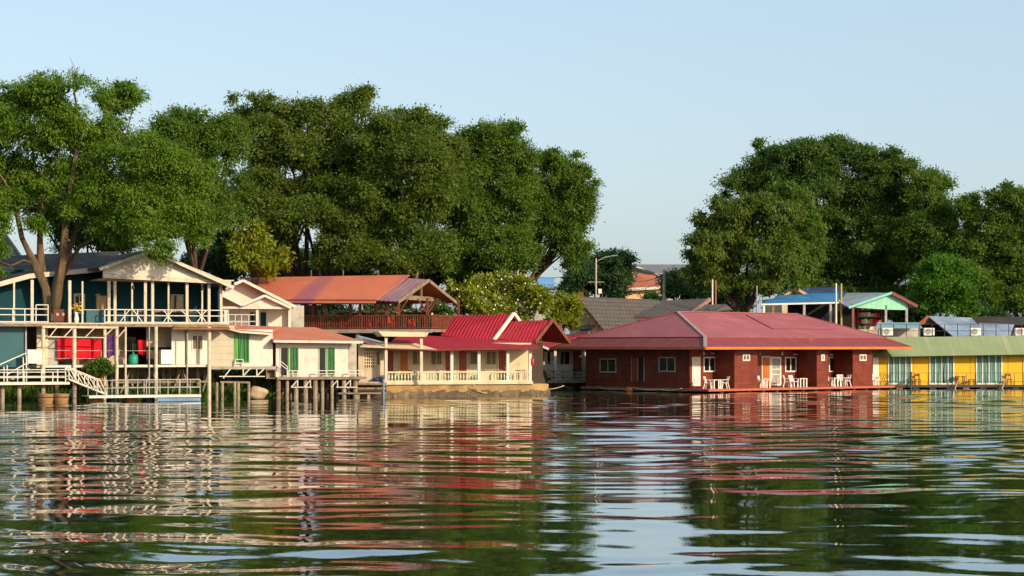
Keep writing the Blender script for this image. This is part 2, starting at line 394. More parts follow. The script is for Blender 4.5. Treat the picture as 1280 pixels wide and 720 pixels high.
def tree(name, label, cat, Y, lobes, trunks, leafm, barkm='darkbark', leaf=.3, dens=1.0, droop=.35, clump=.55, group=None,
         ground=None, depth=.85, fork=.45, trunk_r=.35, custom=None, flowers=None, fill=.1):
    """lobes: (column, row, half width, half height[, metres nearer(-)/farther]); trunks: (column, row of the foot)"""
    bx = (trunks[0][0] - 640) / FOC * Y
    gz = ground if ground is not None else terrain(bx, Y)
    base = (bx, Y, gz)
    t = thing(name, label, cat, base, 0, group)
    sc = Y / FOC; LB = []
    for l in lobes:
        dy = l[4] if len(l) > 4 else rng.uniform(-1.2, 1.2) * (l[2] * sc * .5)
        c = W(l[0], l[1], Y)
        rx, rz = l[2] * sc * 1.02, l[3] * sc * 1.02
        LB.append((c[0], Y + dy, c[2], rx, (rx + rz) / 2 * depth, rz))
    arr = foliage(LB, base, leaf * .8, dens, droop, clump, fill)
    leaf_mesh('crown', *arr, leafm, t)
    mb = MB(); rnd = random.Random(len(label) * 7 + int(Y))
    if custom: custom(mb, base)
    else:
        tops = []
        for k, (tx, ty) in enumerate(trunks):
            f = ((tx - 640) * sc - bx, .8 + (rnd.uniform(-.5, .5) if k else 0), -.4)
            zc = sum(b[2] for b in LB) / len(LB) - gz
            fx = sum(b[0] for b in LB) / len(LB) - bx
            top = (f[0] + (fx - f[0]) * .25 + rnd.uniform(-.4, .4), f[1] + 1.2, max(.6, zc * fork))
            limb(mb, f, top, trunk_r, trunk_r * .7, .05, 5, rnd); tops.append(Vector(top))
        for b in LB:
            q = Vector((b[0] - bx, b[1] - Y + b[4] * .35, b[2] - gz + b[5] * .15))
            p = min(tops, key=lambda w: (w - q).length)
            if (q - p).length < .3: continue
            pts = limb(mb, p, q, trunk_r * .42, trunk_r * .1, .05, 6, rnd)
            for j in range(3):
                e = q + Vector((rnd.uniform(-1, 1) * b[3], rnd.uniform(-1, 1) * b[4], rnd.uniform(-.2, .9) * b[5])) * .55
                limb(mb, pts[3 + j], e, trunk_r * .2, .02, .1, 4, rnd)
    part('trunk', mb, barkm, t, smooth=True)
    if flowers:
        fm, nf = flowers
        P = arr[0]; sel = rng.choice(len(P), nf, replace=False)
        a = unit(rng.normal(size=(nf, 3)) + np.array((0, -.8, .3)))
        leaf_mesh('blossoms', P[sel] + np.array((0, -.25, .15)), unit(rng.normal(size=(nf, 3))), a, np.full(nf, .15), np.full(nf, .15), np.zeros(nf), fm, t)
    return t

# ------------------------------------------------------------------ ground and water
SHORE = [(-400, -60), (-60, 102.5), (-32, 120.3), (-8, 130.4), (1.9, 134.6), (2.2, 156), (5.5, 158), (13, 163), (22, 166), (34, 168), (60, 172), (400, 230)]
def shore_y(x):
    for (a, b), (c, d) in zip(SHORE, SHORE[1:]):
        if a <= x <= c: return b + (d - b) * (x - a) / (c - a)
    return SHORE[0][1] if x < SHORE[0][0] else SHORE[-1][1]
def terrain(x, y):
    d = (y - shore_y(x)) * .9
    for (a, b), (c, e) in zip(((-8, -2.2), (0, -.35), (2.5, .5), (6, 1.3), (14, 2.0), (60, 2.6), (4000, 4.0)), ((0, -.35), (2.5, .5), (6, 1.3), (14, 2.0), (60, 2.6), (4000, 4.0), (9000, 4.0))):
        if a <= d <= c: return b + (e - b) * (d - a) / (c - a)
    return -2.2 if d < -8 else 4.0

def build_ground():
    xs = sorted(set([-3000, -1500, -800, -400, -250, -160, -110] + list(np.arange(-90, 91, 1.5)) + [110, 160, 250, 400, 800, 1500, 3000]))
    off = list(np.arange(-9, 20, .8)) + [24, 30, 40, 60, 100, 200, 500, 1200, 4000]
    vs, fs = [], []; R = random.Random(3)
    for x in xs:
        for o in off:
            y = shore_y(x) + o
            z = terrain(x, y) + (R.uniform(-.1, .12) if -3 < o < 30 else 0)
            vs.append((x, y, z))
    n = len(off)
    for i in range(len(xs) - 1):
        for j in range(n - 1): fs.append((i * n + j, (i + 1) * n + j, (i + 1) * n + j + 1, i * n + j + 1))
    m, nt, N, L, B = new_mat('river_bank_soil')
    tc = N.new('ShaderNodeTexCoord')
    c = mixc(N, L, ramp(N, L, noise(N, L, tc.outputs['Object'], .4, 6), .4, .6), (.09, .065, .04), (.035, .06, .015))
    L.new(c, B.inputs['Base Color']); B.inputs['Roughness'].default_value = .95
    o = part('river_bank', MB().add(vs, fs), m); tag(o, kind='structure')

def build_water():
    ys = [4.0]
    while ys[-1] < 178: ys.append(ys[-1] + max(.075, .0021 * ys[-1]))
    ys = np.array(ys); nx = 440
    s = np.linspace(-1, 1, nx)
    X = s[None, :] * (ys[:, None] * .36 + 8); Y = np.repeat(ys[:, None], nx, 1)
    R = np.random.default_rng(5); Z = np.zeros_like(X)
    # slow drift of the crests so that no wave train runs dead straight
    wx = X + 1.3 * np.sin(Y * .21 + X * .05) + .8 * np.sin(X * .17 - Y * .09 + 2)
    wy = Y + .9 * np.sin(X * .16 + 1) + .5 * np.sin(X * .37 + Y * .13) + .25 * np.sin(X * .9 + 2 * np.sin(Y * .3))
    env = .75 + .28 * np.sin(Y * .11 + .4 * np.sin(X * .12)) + .2 * np.sin(X * .23 + Y * .05 + 1.7)
    for i in range(64):
        lam = 1.2 * (6.5 / 1.2) ** R.random()
        th = R.normal() * .40
        sl = .0057 * (1.0 if lam > 1.9 else 1.05)
        k = 2 * math.pi / lam
        Z += sl / k * np.sin(k * (wx * math.sin(th) + wy * math.cos(th)) + R.random() * 6.28)
    chop = np.exp(-(Y / 62) ** 2) * (.55 + .5 * np.sin(X * .41 + 1.5 * np.sin(Y * .19)) * np.sin(Y * .33 + X * .1))
    for i in range(40):
        lam = .75 * (1.6 / .75) ** R.random(); th = R.normal() * .4; k = 2 * math.pi / lam
        Z += chop * .0038 / k * np.sin(k * (wx * math.sin(th) + wy * math.cos(th)) + R.random() * 6.28)
    Z *= env
    n0 = len(ys); v = np.stack([X, Y, Z], -1).astype(np.float32).reshape(-1, 3)
    i, j = np.meshgrid(np.arange(n0 - 1), np.arange(nx - 1), indexing='ij')
    q = np.stack([i * nx + j, i * nx + j + 1, (i + 1) * nx + j + 1, (i + 1) * nx + j], -1).reshape(-1, 4).astype(np.int32)
    # calm margins out to the sides so the river goes on outside the view
    e = len(v); wl, wr = X[0, 0], X[0, -1]
    extra = np.array([(-900, 4, 0), (X[0, 0], 4, Z[0, 0]), (X[-1, 0], ys[-1], Z[-1, 0]), (-900, ys[-1], 0), (X[0, -1], 4, Z[0, -1]), (900, 4, 0), (900, ys[-1], 0), (X[-1, -1], ys[-1], Z[-1, -1]),
                      (-900, -300, 0), (900, -300, 0), (900, 4, 0), (-900, 4, 0)], np.float32)
    v = np.concatenate([v, extra]); q = np.concatenate([q, np.array([(e, e + 1, e + 2, e + 3), (e + 4, e + 5, e + 6, e + 7), (e + 8, e + 9, e + 10, e + 11)], np.int32)])
    me = bpy.data.meshes.new('water'); me.vertices.add(len(v)); me.vertices.foreach_set('co', v.ravel())
    me.loops.add(q.size); me.loops.foreach_set('vertex_index', q.ravel())
    me.polygons.add(len(q)); me.polygons.foreach_set('loop_start', np.arange(0, q.size, 4, dtype=np.int32))
    me.polygons.foreach_set('use_smooth', np.ones(len(q), bool))
    me.update(calc_edges=True)
    m, nt, N, L, B = new_mat('river_water')
    tc = N.new('ShaderNodeTexCoord'); mp = N.new('ShaderNodeMapping'); mp.inputs['Scale'].default_value = (.8, 2.4, 1); L.new(tc.outputs['Object'], mp.inputs[0])
    b = N.new('ShaderNodeBump'); b.inputs['Strength'].default_value = .025; b.inputs['Distance'].default_value = .05
    L.new(noise(N, L, mp.outputs[0], 1.7, 4, .55), b.inputs['Height'])
    # murky green body under a clear reflecting surface
    B.inputs['Base Color'].default_value = (.014, .026, .010, 1); B.inputs['Roughness'].default_value = .9; B.inputs['Specular IOR Level'].default_value = 0
    gl = N.new('ShaderNodeBsdfGlossy'); gl.inputs['Roughness'].default_value = .008; gl.inputs['Color'].default_value = (.97, .985, 1, 1)
    fr = N.new('ShaderNodeFresnel'); fr.inputs['IOR'].default_value = 1.45
    pw = N.new('ShaderNodeMath'); pw.operation = 'POWER'; pw.inputs[1].default_value = .68
    L.new(b.outputs[0], gl.inputs['Normal']); L.new(b.outputs[0], fr.inputs['Normal']); L.new(fr.outputs[0], pw.inputs[0])
    mx = N.new('ShaderNodeMixShader'); L.new(pw.outputs[0], mx.inputs[0]); L.new(B.outputs[0], mx.inputs[1]); L.new(gl.outputs[0], mx.inputs[2])
    L.new(mx.outputs[0], N['Material Output'].inputs['Surface'])
    me.materials.append(m)
    tag(link('water', me), kind='structure')

build_ground(); build_water()
# ------------------------------------------------------------------ two-storey waterside house (far bank, left)
LH = Fr(0, 120, 25)
def columns(F, par, xs, top, bot, d, w, m='post', name='column', z0=None, z1=None, rnd=False):
    for px in xs:
        x = F.X(px, d); zt = F.Z(px, top, d) if z1 is None else z1; zb = F.Z(px, bot, d) if z0 is None else z0
        mb = MB()
        if rnd: mb.tube([(x, d, zb), (x, d, zt)], w / 2, 8)
        else: mb.box(x - w / 2, x + w / 2, d - w / 2, d + w / 2, zb, zt)
        part(name, mb, m, par, smooth=False)

def rail_mesh(pts, zs, posts=None, w=.05, pw=.06):
    """rails at heights zs above a polyline, with posts at its points"""
    mb = MB()
    for p, q in zip(pts, pts[1:]):
        for z in zs: mb.bar((p[0], p[1], p[2] + z), (q[0], q[1], q[2] + z), w)
    for p in pts if posts is None else posts:
        mb.bar((p[0], p[1], p[2]), (p[0], p[1], p[2] + zs[-1]), pw)
    return mb

h = LH.thing('waterside_house', 'two storey white posted house with dark teal balcony walls and a tree growing through it', 'house')
zf = LH.Z(140, 404.3); xl, xr = LH.X(-45), LH.X(286)
part('balcony_floor', MB().box(xl, xr, -.05, 6.2, zf - .2, zf - .03), 'wood', h)
part('floor_edge', MB().box(xl, xr, -.08, 6.2, zf - .028, zf + .03), 'post', h)
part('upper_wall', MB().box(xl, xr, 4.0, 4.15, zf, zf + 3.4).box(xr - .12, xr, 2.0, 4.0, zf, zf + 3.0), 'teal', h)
part('ceiling', MB().box(LH.X(131), xr + .4, .2, 4.0, zf + 2.72, zf + 2.8), 'beige', h)
part('gable', MB().prism([LH.P(129, 345, -.25), LH.P(129, 333, -.25), LH.P(137, 328, -.25), LH.P(190, 312.5, -.25), LH.P(287, 353, -.25)], (0, .12, 0)), 'white', h)
part('eave_beam', MB().prism([LH.P(129, 341, -.37), LH.P(289, 350.5, -.37), LH.P(289, 355.5, -.37), LH.P(129, 347.5, -.37)], (0, .11, 0)), 'post', h)
A, T, Bq = LH.P(124, 333.5, -.75), LH.P(190, 311, -.75), LH.P(292, 357, -.75)
back = lambda p, d: (p[0], d, p[2])
roof('roof', 'oldroof', h, [A, back(A, 9), back(T, 9), T], .1)
roof('roof', 'oldroof', h, [back(Bq, 9), Bq, T, back(T, 9)], .1)
for p, q in ((A, T), (T, Bq)):
    part('bargeboard', MB().bar(Vector(p) + Vector((0, -.06, -.14)), Vector(q) + Vector((0, -.06, -.14)), .06, .2), 'post', h)
E = [LH.P(-40, 362, 2.6), LH.P(0, 352, 2.6), LH.P(37, 342, 2.6), LH.P(129, 333.5, 2.6)]
K = [LH.P(-45, 326, 9), LH.P(0, 321, 9), LH.P(40, 318, 9), LH.P(150, 314, 9)]
for i in range(3):
    roof('roof', 'oldroof', h, [E[i], E[i + 1], K[i + 1], K[i]], .1)
    part('fascia', MB().prism([E[i], E[i + 1], (E[i + 1][0], 2.6, E[i + 1][2] - .3), (E[i][0], 2.6, E[i][2] - .3)], (0, -.08, 0)), 'post', h)
columns(LH, h, [40, 87, 136, 143.5, 181.5, 190.5, 233.5, 261, 276], 348, 404, .1, .17, z0=zf, z1=zf + 2.62)
columns(LH, h, [17.5, 103, 165, 210.5, 252.6], 348, 404, .25, .1, z0=zf, z1=zf + 2.58)
mb = MB(); zt = zf + .86
for a, b in ((-45, 45), (45, 60), (131, 286)):
    for zz in (zf + .08, zf + .5, zt): mb.bar((LH.X(a), 0, zz), (LH.X(b), 0, zz), .055)
for px in (-30, -8, 16, 31, 45, 60, 131, 144, 156, 172, 181, 190, 210, 233, 252, 261, 276, 285):
    mb.bar((LH.X(px), 0, zf), (LH.X(px), 0, zt + (.25 if px in (45, 60) else 0)), .055)
mb.bar((LH.X(45), 0, zt + .25), (LH.X(60), 0, zt + .25), .055)
for px, s in ((156, 1), (172, -1), (210, 1), (210, -1), (252, 1), (252, -1), (233, -1)):
    mb.bar((LH.X(px), 0, zf + .5), (LH.X(px) - s * .28, 0, zf + .12), .05)
    mb.bar((LH.X(px), 0, zf + .5), (LH.X(px) + s * .3, 0, zt), .05)
part('balcony_railing', mb, 'railwhite', h)
LH.window(h, 213, 229, 368, 390, 4.0, 'post', 'glass', 1)
LH.window(h, 56, 63, 366, 392, 4.0, 'post', 'glass', 0)
LH.window(h, 92, 106, 367, 392, 4.0, 'post', 'glass', 1)
# ground storey
zl = LH.Z(150, 456)
part('lower_floor', MB().box(LH.X(46), LH.X(262), .1, 5.5, zl - .16, zl), 'concrete', h)
part('floor_beam', MB().box(LH.X(46), LH.X(262), -.02, .1, zl - .15, zl - .02), 'railwhite', h)
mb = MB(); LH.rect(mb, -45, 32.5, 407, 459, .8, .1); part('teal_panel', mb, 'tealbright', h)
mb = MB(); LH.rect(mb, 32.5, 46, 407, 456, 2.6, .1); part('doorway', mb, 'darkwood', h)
mb = MB(); LH.rect(mb, 31.5, 33.5, 407, 459, .66, .1); part('trim', mb, 'greymetal', h)
mb = MB(); LH.rect(mb, 46, 60, 407, 456, 1.2, .12); part('wall_panel', mb, 'cream', h)
mb = MB(); LH.rect(mb, 60, 73, 420, 456, 1.3, .12); part('wall_panel', mb, 'greywall', h)
mb = MB(); LH.rect(mb, 60, 158, 407, 456, 3.4, .12); part('lower_wall', mb, 'tan', h)
mb = MB(); LH.rect(mb, 130, 158, 407, 456, 3.2, .12); part('wall_panel', mb, 'beige', h)
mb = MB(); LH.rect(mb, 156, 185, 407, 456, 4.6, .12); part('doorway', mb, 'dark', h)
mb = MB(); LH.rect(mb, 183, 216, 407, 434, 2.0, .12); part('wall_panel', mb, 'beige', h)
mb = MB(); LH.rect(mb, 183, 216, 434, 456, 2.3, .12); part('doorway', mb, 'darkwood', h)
mb = MB(); LH.rect(mb, 214.5, 231, 411, 456, 1.0, .08); part('door', mb, 'white', h)
mb = MB(); LH.rect(mb, 231, 234, 411, 456, 1.2, .08); part('trim', mb, 'cream', h)
mb = MB(); LH.rect(mb, 234, 262, 410, 456, .9, .12); part('lower_wall', mb, 'white', h)
LH.window(h, 239.5, 254, 418.5, 437.5, .9, 'railwhite', 'shutter', 1)
for px, w in ((54, .24), (93, .24), (131, .2), (146, .2), (195, .22), (261.5, .24)):
    part('pillar', MB().tube([(LH.X(px, -.15), -.15, -1.8), (LH.X(px, -.15), -.15, zf - .2)], w / 2, 10), 'post', h)
for px, w in ((157, .13), (186.5, .09), (234, .1)):
    part('pillar', MB().tube([(LH.X(px, -.1), -.1, -1.8), (LH.X(px, -.1), -.1, zf - .2)], w / 2, 8), 'greymetal' if px > 160 else 'post', h)
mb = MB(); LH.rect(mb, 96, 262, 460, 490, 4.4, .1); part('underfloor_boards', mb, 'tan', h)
mb = MB()
for a_, b_ in ((150, 163), (176, 190), (200, 190), (214, 226), (240, 228), (252, 262)): mb.bar(LH.P(a_, 493, 1.2), LH.P(b_, 462, 1.2), .1)
mb.bar(LH.P(140, 478, 1.1), LH.P(262, 477, 1.1), .12); part('cross_brace', mb, 'wood', h)
for px in (66, 100, 117, 139, 165, 172, 204, 212, 222, 228, 247, 256):
    part('stilt', MB().tube([(LH.X(px, 2.5), 2.5, -1.5), (LH.X(px, 2.5), 2.5, zl - .16)], .11, 8), 'pile', h)
mb = MB().bar(LH.P(53, 408.5, -.3), LH.P(148, 409.5, -.3), .1, .12)
for a in ((62, 421, 71, 409.5), (80, 421, 91, 409.5), (107, 421, 118, 410), (131, 420, 141, 410.5), (147, 422, 157, 411)): mb.bar(LH.P(a[0], a[1], -.3), LH.P(a[2], a[3], -.3), .06)
mb.bar(LH.P(60, 421, -.3), LH.P(130, 422, -.3), .06)
part('brace', mb, 'post', h)
mb = MB()
for px in range(60, 182, 5): pass
mb.bar(LH.P(60, 438, .1), LH.P(190, 438.5, .1), .025); mb.bar(LH.P(60, 448, .1), LH.P(158, 448, .1), .025)
part('wire_rail', mb, 'greymetal', h)
roof('porch_roof', 'rust', h, [(LH.X(218, -.9), -.7, zf - .32), (LH.X(288, -.9), -.7, zf - .32), (LH.X(288), .0, zf - .22), (LH.X(218), .0, zf - .22)], .04)

# things on its two floors
def cloth(F, name, label, cat, x0, x1, t, b, d, m, group=None, wav=.05, hem=.06, seed=1, cover=.02):
    R = random.Random(seed); n = 24; nz = 5; vs, fs = [], []
    X0, X1 = F.X(x0, d), F.X(x1, d); zt, zb = F.Z((x0 + x1) / 2, t, d), F.Z((x0 + x1) / 2, b, d)
    ph = R.uniform(0, 6)
    base = ((X0 + X1) / 2, d, zb)
    for s in (0, 1):
        for i in range(n + 1):
            for j in range(nz + 1):
                u, v = i / n, j / nz
                vs.append((X0 + (X1 - X0) * u - base[0], s * .012 + wav * v * math.sin(u * 17 + ph) + wav * .6 * v * math.sin(u * 41 + 2 * ph), zt + (zb - zt) * v * (1 + hem * math.sin(u * 9 + ph)) - base[2]))
    N1 = (n + 1) * (nz + 1)
    for i in range(n):
        for j in range(nz):
            a = i * (nz + 1) + j; q = (a, a + nz + 1, a + nz + 2, a + 1)
            fs.append(q); fs.append(tuple(N1 + k for k in reversed(q)))
    o = part(name, MB().add(vs, fs), m, None, smooth=True)
    o.location = F.W(*base); o.rotation_euler = (0, 0, F.a)
    return tag(o, label, cat, group)
cloth(LH, 'hanging_sheet', 'wide bright red sheet hung out to dry between two white posts', 'sheet', 72, 95, 423, 449, 1.0, 'red', 'red sheets on the line', seed=2)
cloth(LH, 'hanging_sheet', 'red sheet right of the white post, next to the purple cloth', 'sheet', 96, 126.5, 424, 449.5, 1.05, 'red', 'red sheets on the line', seed=4)
cloth(LH, 'hanging_cloth', 'dark purple cloth hanging beside the red sheets', 'cloth', 129, 144, 419, 446, 1.1, 'purplecloth', seed=5)
cloth(LH, 'hanging_shirt', 'red shirt on the line above the teal barrel', 'shirt', 172, 182, 425, 443.5, 1.0, 'red', seed=7, wav=.08)
cloth(LH, 'hanging_shirt', 'dark garment hanging in the doorway behind the teal barrel', 'shirt', 160, 170, 421, 440, 2.4, 'black', seed=8, wav=.08)

def lpos(F, px, d, z): return F.W(F.X(px, d), d, z)
t = thing('water_barrel', 'round teal plastic water barrel with a lid under the hanging red shirt', 'barrel', lpos(LH, 166.5, .7, zl))
part('barrel_body', MB().lathe((0, 0, 0), [(.24, 0), (.3, .12), (.31, .42), (.27, .56)], 16), 'tealbarrel', t, smooth=True)
part('lid', MB().lathe((0, 0, .56), [(.28, 0), (.24, .06), (.07, .1), (.06, .2), (.0, .22)], 16), 'tealbarrel', t, smooth=True)
t = thing('washing_machine', 'boxy white washing machine standing on the lower deck by the white door', 'washing machine', lpos(LH, 207, .7, zl), LH.a)
part('cabinet', MB().box(-.36, .36, -.3, .3, .05, .86), 'plastic', t)
part('lid', MB().box(-.34, .34, -.27, .28, .865, .92), 'plastic', t)
for sx in (-.28, .28):
    for sy in (-.22, .22): part('foot', MB().box(sx - .05, sx + .05, sy - .05, sy + .05, 0, .05), 'black', t)
t = thing('notice_board', 'blank white board fixed to the rail in front of the dark doorway', 'board', lpos(LH, 43.5, -.35, LH.Z(43, 456, -.35)), LH.a)
part('panel', MB().box(-.42, .42, -.03, .0, .08, .92), 'white', t)
part('frame', MB().bar((-.42, .03, 0), (-.42, .03, .95), .05).bar((.42, .03, 0), (.42, .03, .95), .05), 'railwhite', t)
t = thing('counter', 'dark teal counter with a pale top on the upper balcony', 'counter', lpos(LH, 119, 1.2, zf), LH.a)
part('body', MB().box(-.62, .56, -.3, .3, 0, .82), 'tealbright', t); part('top', MB().box(-.9, .62, -.36, .36, .825, .87), 'post', t)
t = thing('cardboard_box', 'tall brown cardboard box standing on the teal counter', 'box', lpos(LH, 126.5, 1.2, zf + .87), LH.a)
part('carton', MB().box(-.28, .28, -.2, .2, 0, .85), mat('cardboard', (.42, .26, .13), .9, .15, 2), t)
part('flap', MB().bar((-.26, -.2, .86), (-.26, -.38, .95), .3, .015), 'tan', t)
t = thing('patterned_screen', 'dark red board with two white flower shapes at the foot of the big tree', 'board', lpos(LH, 77, .5, zf), LH.a)
part('board', MB().box(-.5, .5, -.03, .03, .1, .86), mat('oxblood_board', (.09, .016, .01), .6, .2, 2), t)
mb = MB()
for cx in (-.26, .1):
    for k in range(6): mb.lathe((cx + .055 * math.cos(k * 1.047), -.04, .55 + .06 * math.sin(k * 1.047)), [(.03, -.03), (.03, .03)], 6)
part('flower_motif', mb, 'cream', t)
part('foot', MB().box(-.5, -.42, -.15, .15, 0, .1).box(.42, .5, -.15, .15, 0, .1), 'darkwood', t)
t = thing('flower_vase', 'vase of yellow flowers by a balcony post right of the big tree', 'vase', lpos(LH, 95.5, .35, zf))
part('vase_body', MB().lathe((0, 0, 0), [(.12, 0), (.16, .25), (.1, .55), (.13, .7)], 12), 'plastic', t, smooth=True)
fl = rng.normal(size=(60, 3)) * np.array((.16, .16, .15)) + np.array((0, 0, .95))
leaf_mesh('bouquet', fl, unit(rng.normal(size=(60, 3))), unit(rng.normal(size=(60, 3))), np.full(60, .16), np.full(60, .14), np.zeros(60), 'yellowpetal', t)
def table(name, label, F, px, d, z, L, Wd, H, m, group=None, n_leg='leg', lm=None, rz=0):
    t = thing(name, label, 'table', lpos(F, px, d, z), F.a + rz, group)
    part('tabletop', MB().box(-L / 2, L / 2, -Wd / 2, Wd / 2, H - .05, H), m, t)
    for sx in (-1, 1):
        for sy in (-1, 1):
            x, y = sx * (L / 2 - .08), sy * (Wd / 2 - .08); part('leg', MB().box(x - .03, x + .03, y - .03, y + .03, 0, H - .05), lm or m, t)
    return t
table('dining_table', 'long orange wooden table behind the balcony rail under the window', LH, 213, 1.3, zf, 2.2, .8, .8, 'ochredoor', 'tables on the upper balcony', lm='darkwood')
table('dining_table', 'shorter orange wooden table on the balcony beside the lone right window', LH, 247, 1.4, zf, 1.3, .8, .8, 'ochredoor', 'tables on the upper balcony', lm='darkwood')
table('dining_table', 'orange wooden table on the balcony near the middle of the gable', LH, 172, 1.3, zf, 1.0, .7, .78, 'ochredoor', 'tables on the upper balcony', lm='darkwood')
lamp0 = None
for px, where in ((139.5, 'at the left end of the gable beam'), (166, 'under the left half of the gable beam'), (253, 'under the right half of the gable beam'), (280, 'at the right end of the gable beam')):
    p = lpos(LH, px, .25, zf + 2.6)
    lab = 'small dark lantern hanging ' + where
    if not lamp0:
        lamp0 = thing('porch_lantern', lab, 'lantern', p, 0, 'lanterns along the gable beam')
        part('lamp_shade', MB().lathe((0, 0, -.5), [(.06, 0), (.11, .05), (.11, .22), (.03, .32)], 8), 'darkwood', lamp0); part('cord', MB().tube([(0, 0, -.2), (0, 0, .02)], .012, 5), 'black', lamp0)
    else: dup(lamp0, p, 0, lab)

# ------------------------------------------------------------------ gangway, ramp, pontoon, tubs
zg = LH.Z(45, 478, -1.8)
t = LH.thing('gangway', 'white railed metal gangway on wooden posts in front of the teal wall', 'gangway')
x0, x1 = LH.X(-40, -2), LH.X(86, -2)
part('walkway', MB().box(x0, x1, -2.2, -1.0, zg - .1, zg), 'greymetal', t)
part('edge_beam', MB().box(x0, x1, -2.27, -2.2, zg - .13, zg + .02).box(x0, x1, -1.0, -.93, zg - .13, zg + .02), 'railwhite', t)
pp = [(LH.X(px, -2.2), -2.2, zg) for px in (-40, -15, 9, 30, 52, 66, 82)]
part('railing', rail_mesh(pp, (.3, .62), None, .05, .06), 'railwhite', t)
pp = [(LH.X(px, -1), -1.0, zg) for px in (-40, 22, 29, 52, 72, 86)]
part('railing', rail_mesh(pp, (.35, .75), None, .05, .06), 'railwhite', t)
for px in (3, 24, 54, 93): part('support_post', MB().tube([(LH.X(px, -1.6), -1.6, -1.6), (LH.X(px, -1.6), -1.6, zg - .1)], .13, 9), 'pile', t)
mb = MB()
for p, q in (((-10, 460), (33, 441)), ((9, 468), (33, 454))): mb.bar(LH.P(*p, -.8), LH.P(*q, -.8), .06)
for px in (5, 9, 29, 33): mb.bar((LH.X(px, -.8), -.8, zg), (LH.X(px, -.8), -.8, LH.Z(px, 461 - px * .5, -.8)), .06)
part('stair_rail', mb, 'railwhite', t)
mb = MB()
for k in range(6): mb.box(LH.X(8 + k * 4.6, -.6), LH.X(12.5 + k * 4.6, -.6), -.9, -.2, zg + .16 * k, zg + .16 * k + .06)
part('stair', mb, 'greymetal', t)
r0, r1 = LH.P(86, 474, -1.9), LH.P(134, 493.5, -1.9)
t = LH.thing('boarding_ramp', 'sloping grey ramp with white triangular side trusses leading down to the pontoon', 'ramp')
q0, q1 = Vector(r0), Vector(r1); wd = Vector((0, .95, 0)); up = Vector((0, 0, .72))
part('ramp_deck', MB().prism([q0, q1, q1 + wd, q0 + wd], (0, 0, -.07)), 'greymetal', t)
for o in (Vector((0, -.04, 0)), wd):
    mb = MB().bar(q0 + o, q1 + o, .07, .1).bar(q0 + o + up, q0.lerp(q1, .8) + o + up, .05).bar(q0.lerp(q1, .8) + o + up, q1 + o, .05)
    for i in range(4):
        mb.bar(q0.lerp(q1, i / 4) + o, q0.lerp(q1, i / 4) + o + up, .05)
        if i < 3: mb.bar(q0.lerp(q1, i / 4) + o + up, q0.lerp(q1, (i + 1) / 4) + o, .05)
    part('side_truss', mb, 'railwhite', t)
t = LH.thing('pontoon', 'floating pontoon landing with grey rails on dark floats below the two storey house', 'pontoon')
zp = LH.Z(180, 494, -3); x0, x1 = LH.X(110, -3), LH.X(250, -3)
part('pontoon_deck', MB().box(x0, x1, -3.2, -1.2, zp - .08, zp), 'concrete', t)
part('edge_beam', MB().box(x0, x1, -3.27, -3.2, zp - .14, zp + .02), 'railwhite', t)
part('side_panel', MB().box(LH.X(197, -3.2), x1, -3.16, -3.0, .02, zp - .14), 'bluewall', t)
for k in range(6):
    a = x0 + .2 + k * (x1 - x0 - 1) / 5.4
    part('float', MB().lathe((a + .4, -2.2, -.25), [(.36, 0), (.4, .1), (.4, .45), (.34, zp - .09 + .25)], 12), 'float' if k % 2 else 'rust', t)
pp = [(LH.X(px, -3.15), -3.15, zp) for px in (110, 121, 134, 147, 159, 172, 183, 196, 210, 224, 238, 250)]
part('railing', rail_mesh(pp, (.45, .92), None, .035, .045), 'greymetal', t)
pp = [(LH.X(px, -1.3), -1.3, zp) for px in (140, 160, 180, 200, 225, 250)]
part('railing', rail_mesh(pp, (.45, .92), None, .035, .045), 'greymetal', t)
for px, lab in ((57, 'round wooden tub floating half hidden behind the gangway post'), (76, 'round wooden tub to the right of the other, beside the ramp foot')):
    w_ = LH.W(LH.X(px, -3), -3, -.12)
    t = thing('wooden_tub', lab, 'tub', w_, 0, 'wooden tubs on the water')
    part('tub_body', MB().lathe((0, 0, 0), [(.38, 0), (.46, .3), (.47, .66), (.43, .66), (.4, .45)], 18), mat('tub_wood', (.33, .19, .08), .8, .3, 2, bands=('X', .1, .4, .3)), t)
    part('hoop', MB().lathe((0, 0, .42), [(.468, 0), (.482, .02), (.482, .05), (.472, .07)], 18), 'darkwood', t)

# ------------------------------------------------------------------ cream cabin and white bungalow on stilts
WC = Fr(262, 126.5, 15)
h = WC.thing('cream_cabin', 'small cream clapboard cabin on stilts with a green curtained door', 'cabin')
zc = WC.Z(290, 458)
part('wall', MB().box(WC.X(262), WC.X(293), 0, 4, zc, WC.Z(280, 407)), 'siding', h)
part('wall', MB().box(WC.X(293) + .002, WC.X(341), .02, 4, zc, WC.Z(310, 412)), 'white', h)
o = WC.window(h, 292.5, 311.5, 415.5, 453.5, .02, 'lime', 'greenglass', 1, name='glazed_door', pane='glass_pane', fw=.06)
mb = MB(); WC.rect(mb, 293.6, 297.5, 416.5, 452.5, -.02, .02); part('curtain', mb, 'lime', o)
part('floor_slab', MB().box(WC.X(262), WC.X(345), -.4, 4, zc - .18, zc), 'concrete', h)
roof('roof', 'salmon', h, [WC.P(300, 413.5, -.7), WC.P(339, 416.5, -.7), WC.P(350, 408, 3.8), WC.P(296, 407, 3.8)], .06)
roof('roof', 'salmon', h, [WC.P(277, 407.5, -.3), WC.P(300, 413.5, -.7), WC.P(296, 407, 3.8)], .06)
part('fascia', MB().bar(WC.P(277, 408.5, -.32), WC.P(300, 414.8, -.74), .05, .12).bar(WC.P(300, 414.8, -.74), WC.P(339, 417.6, -.74), .05, .12), 'white', h)
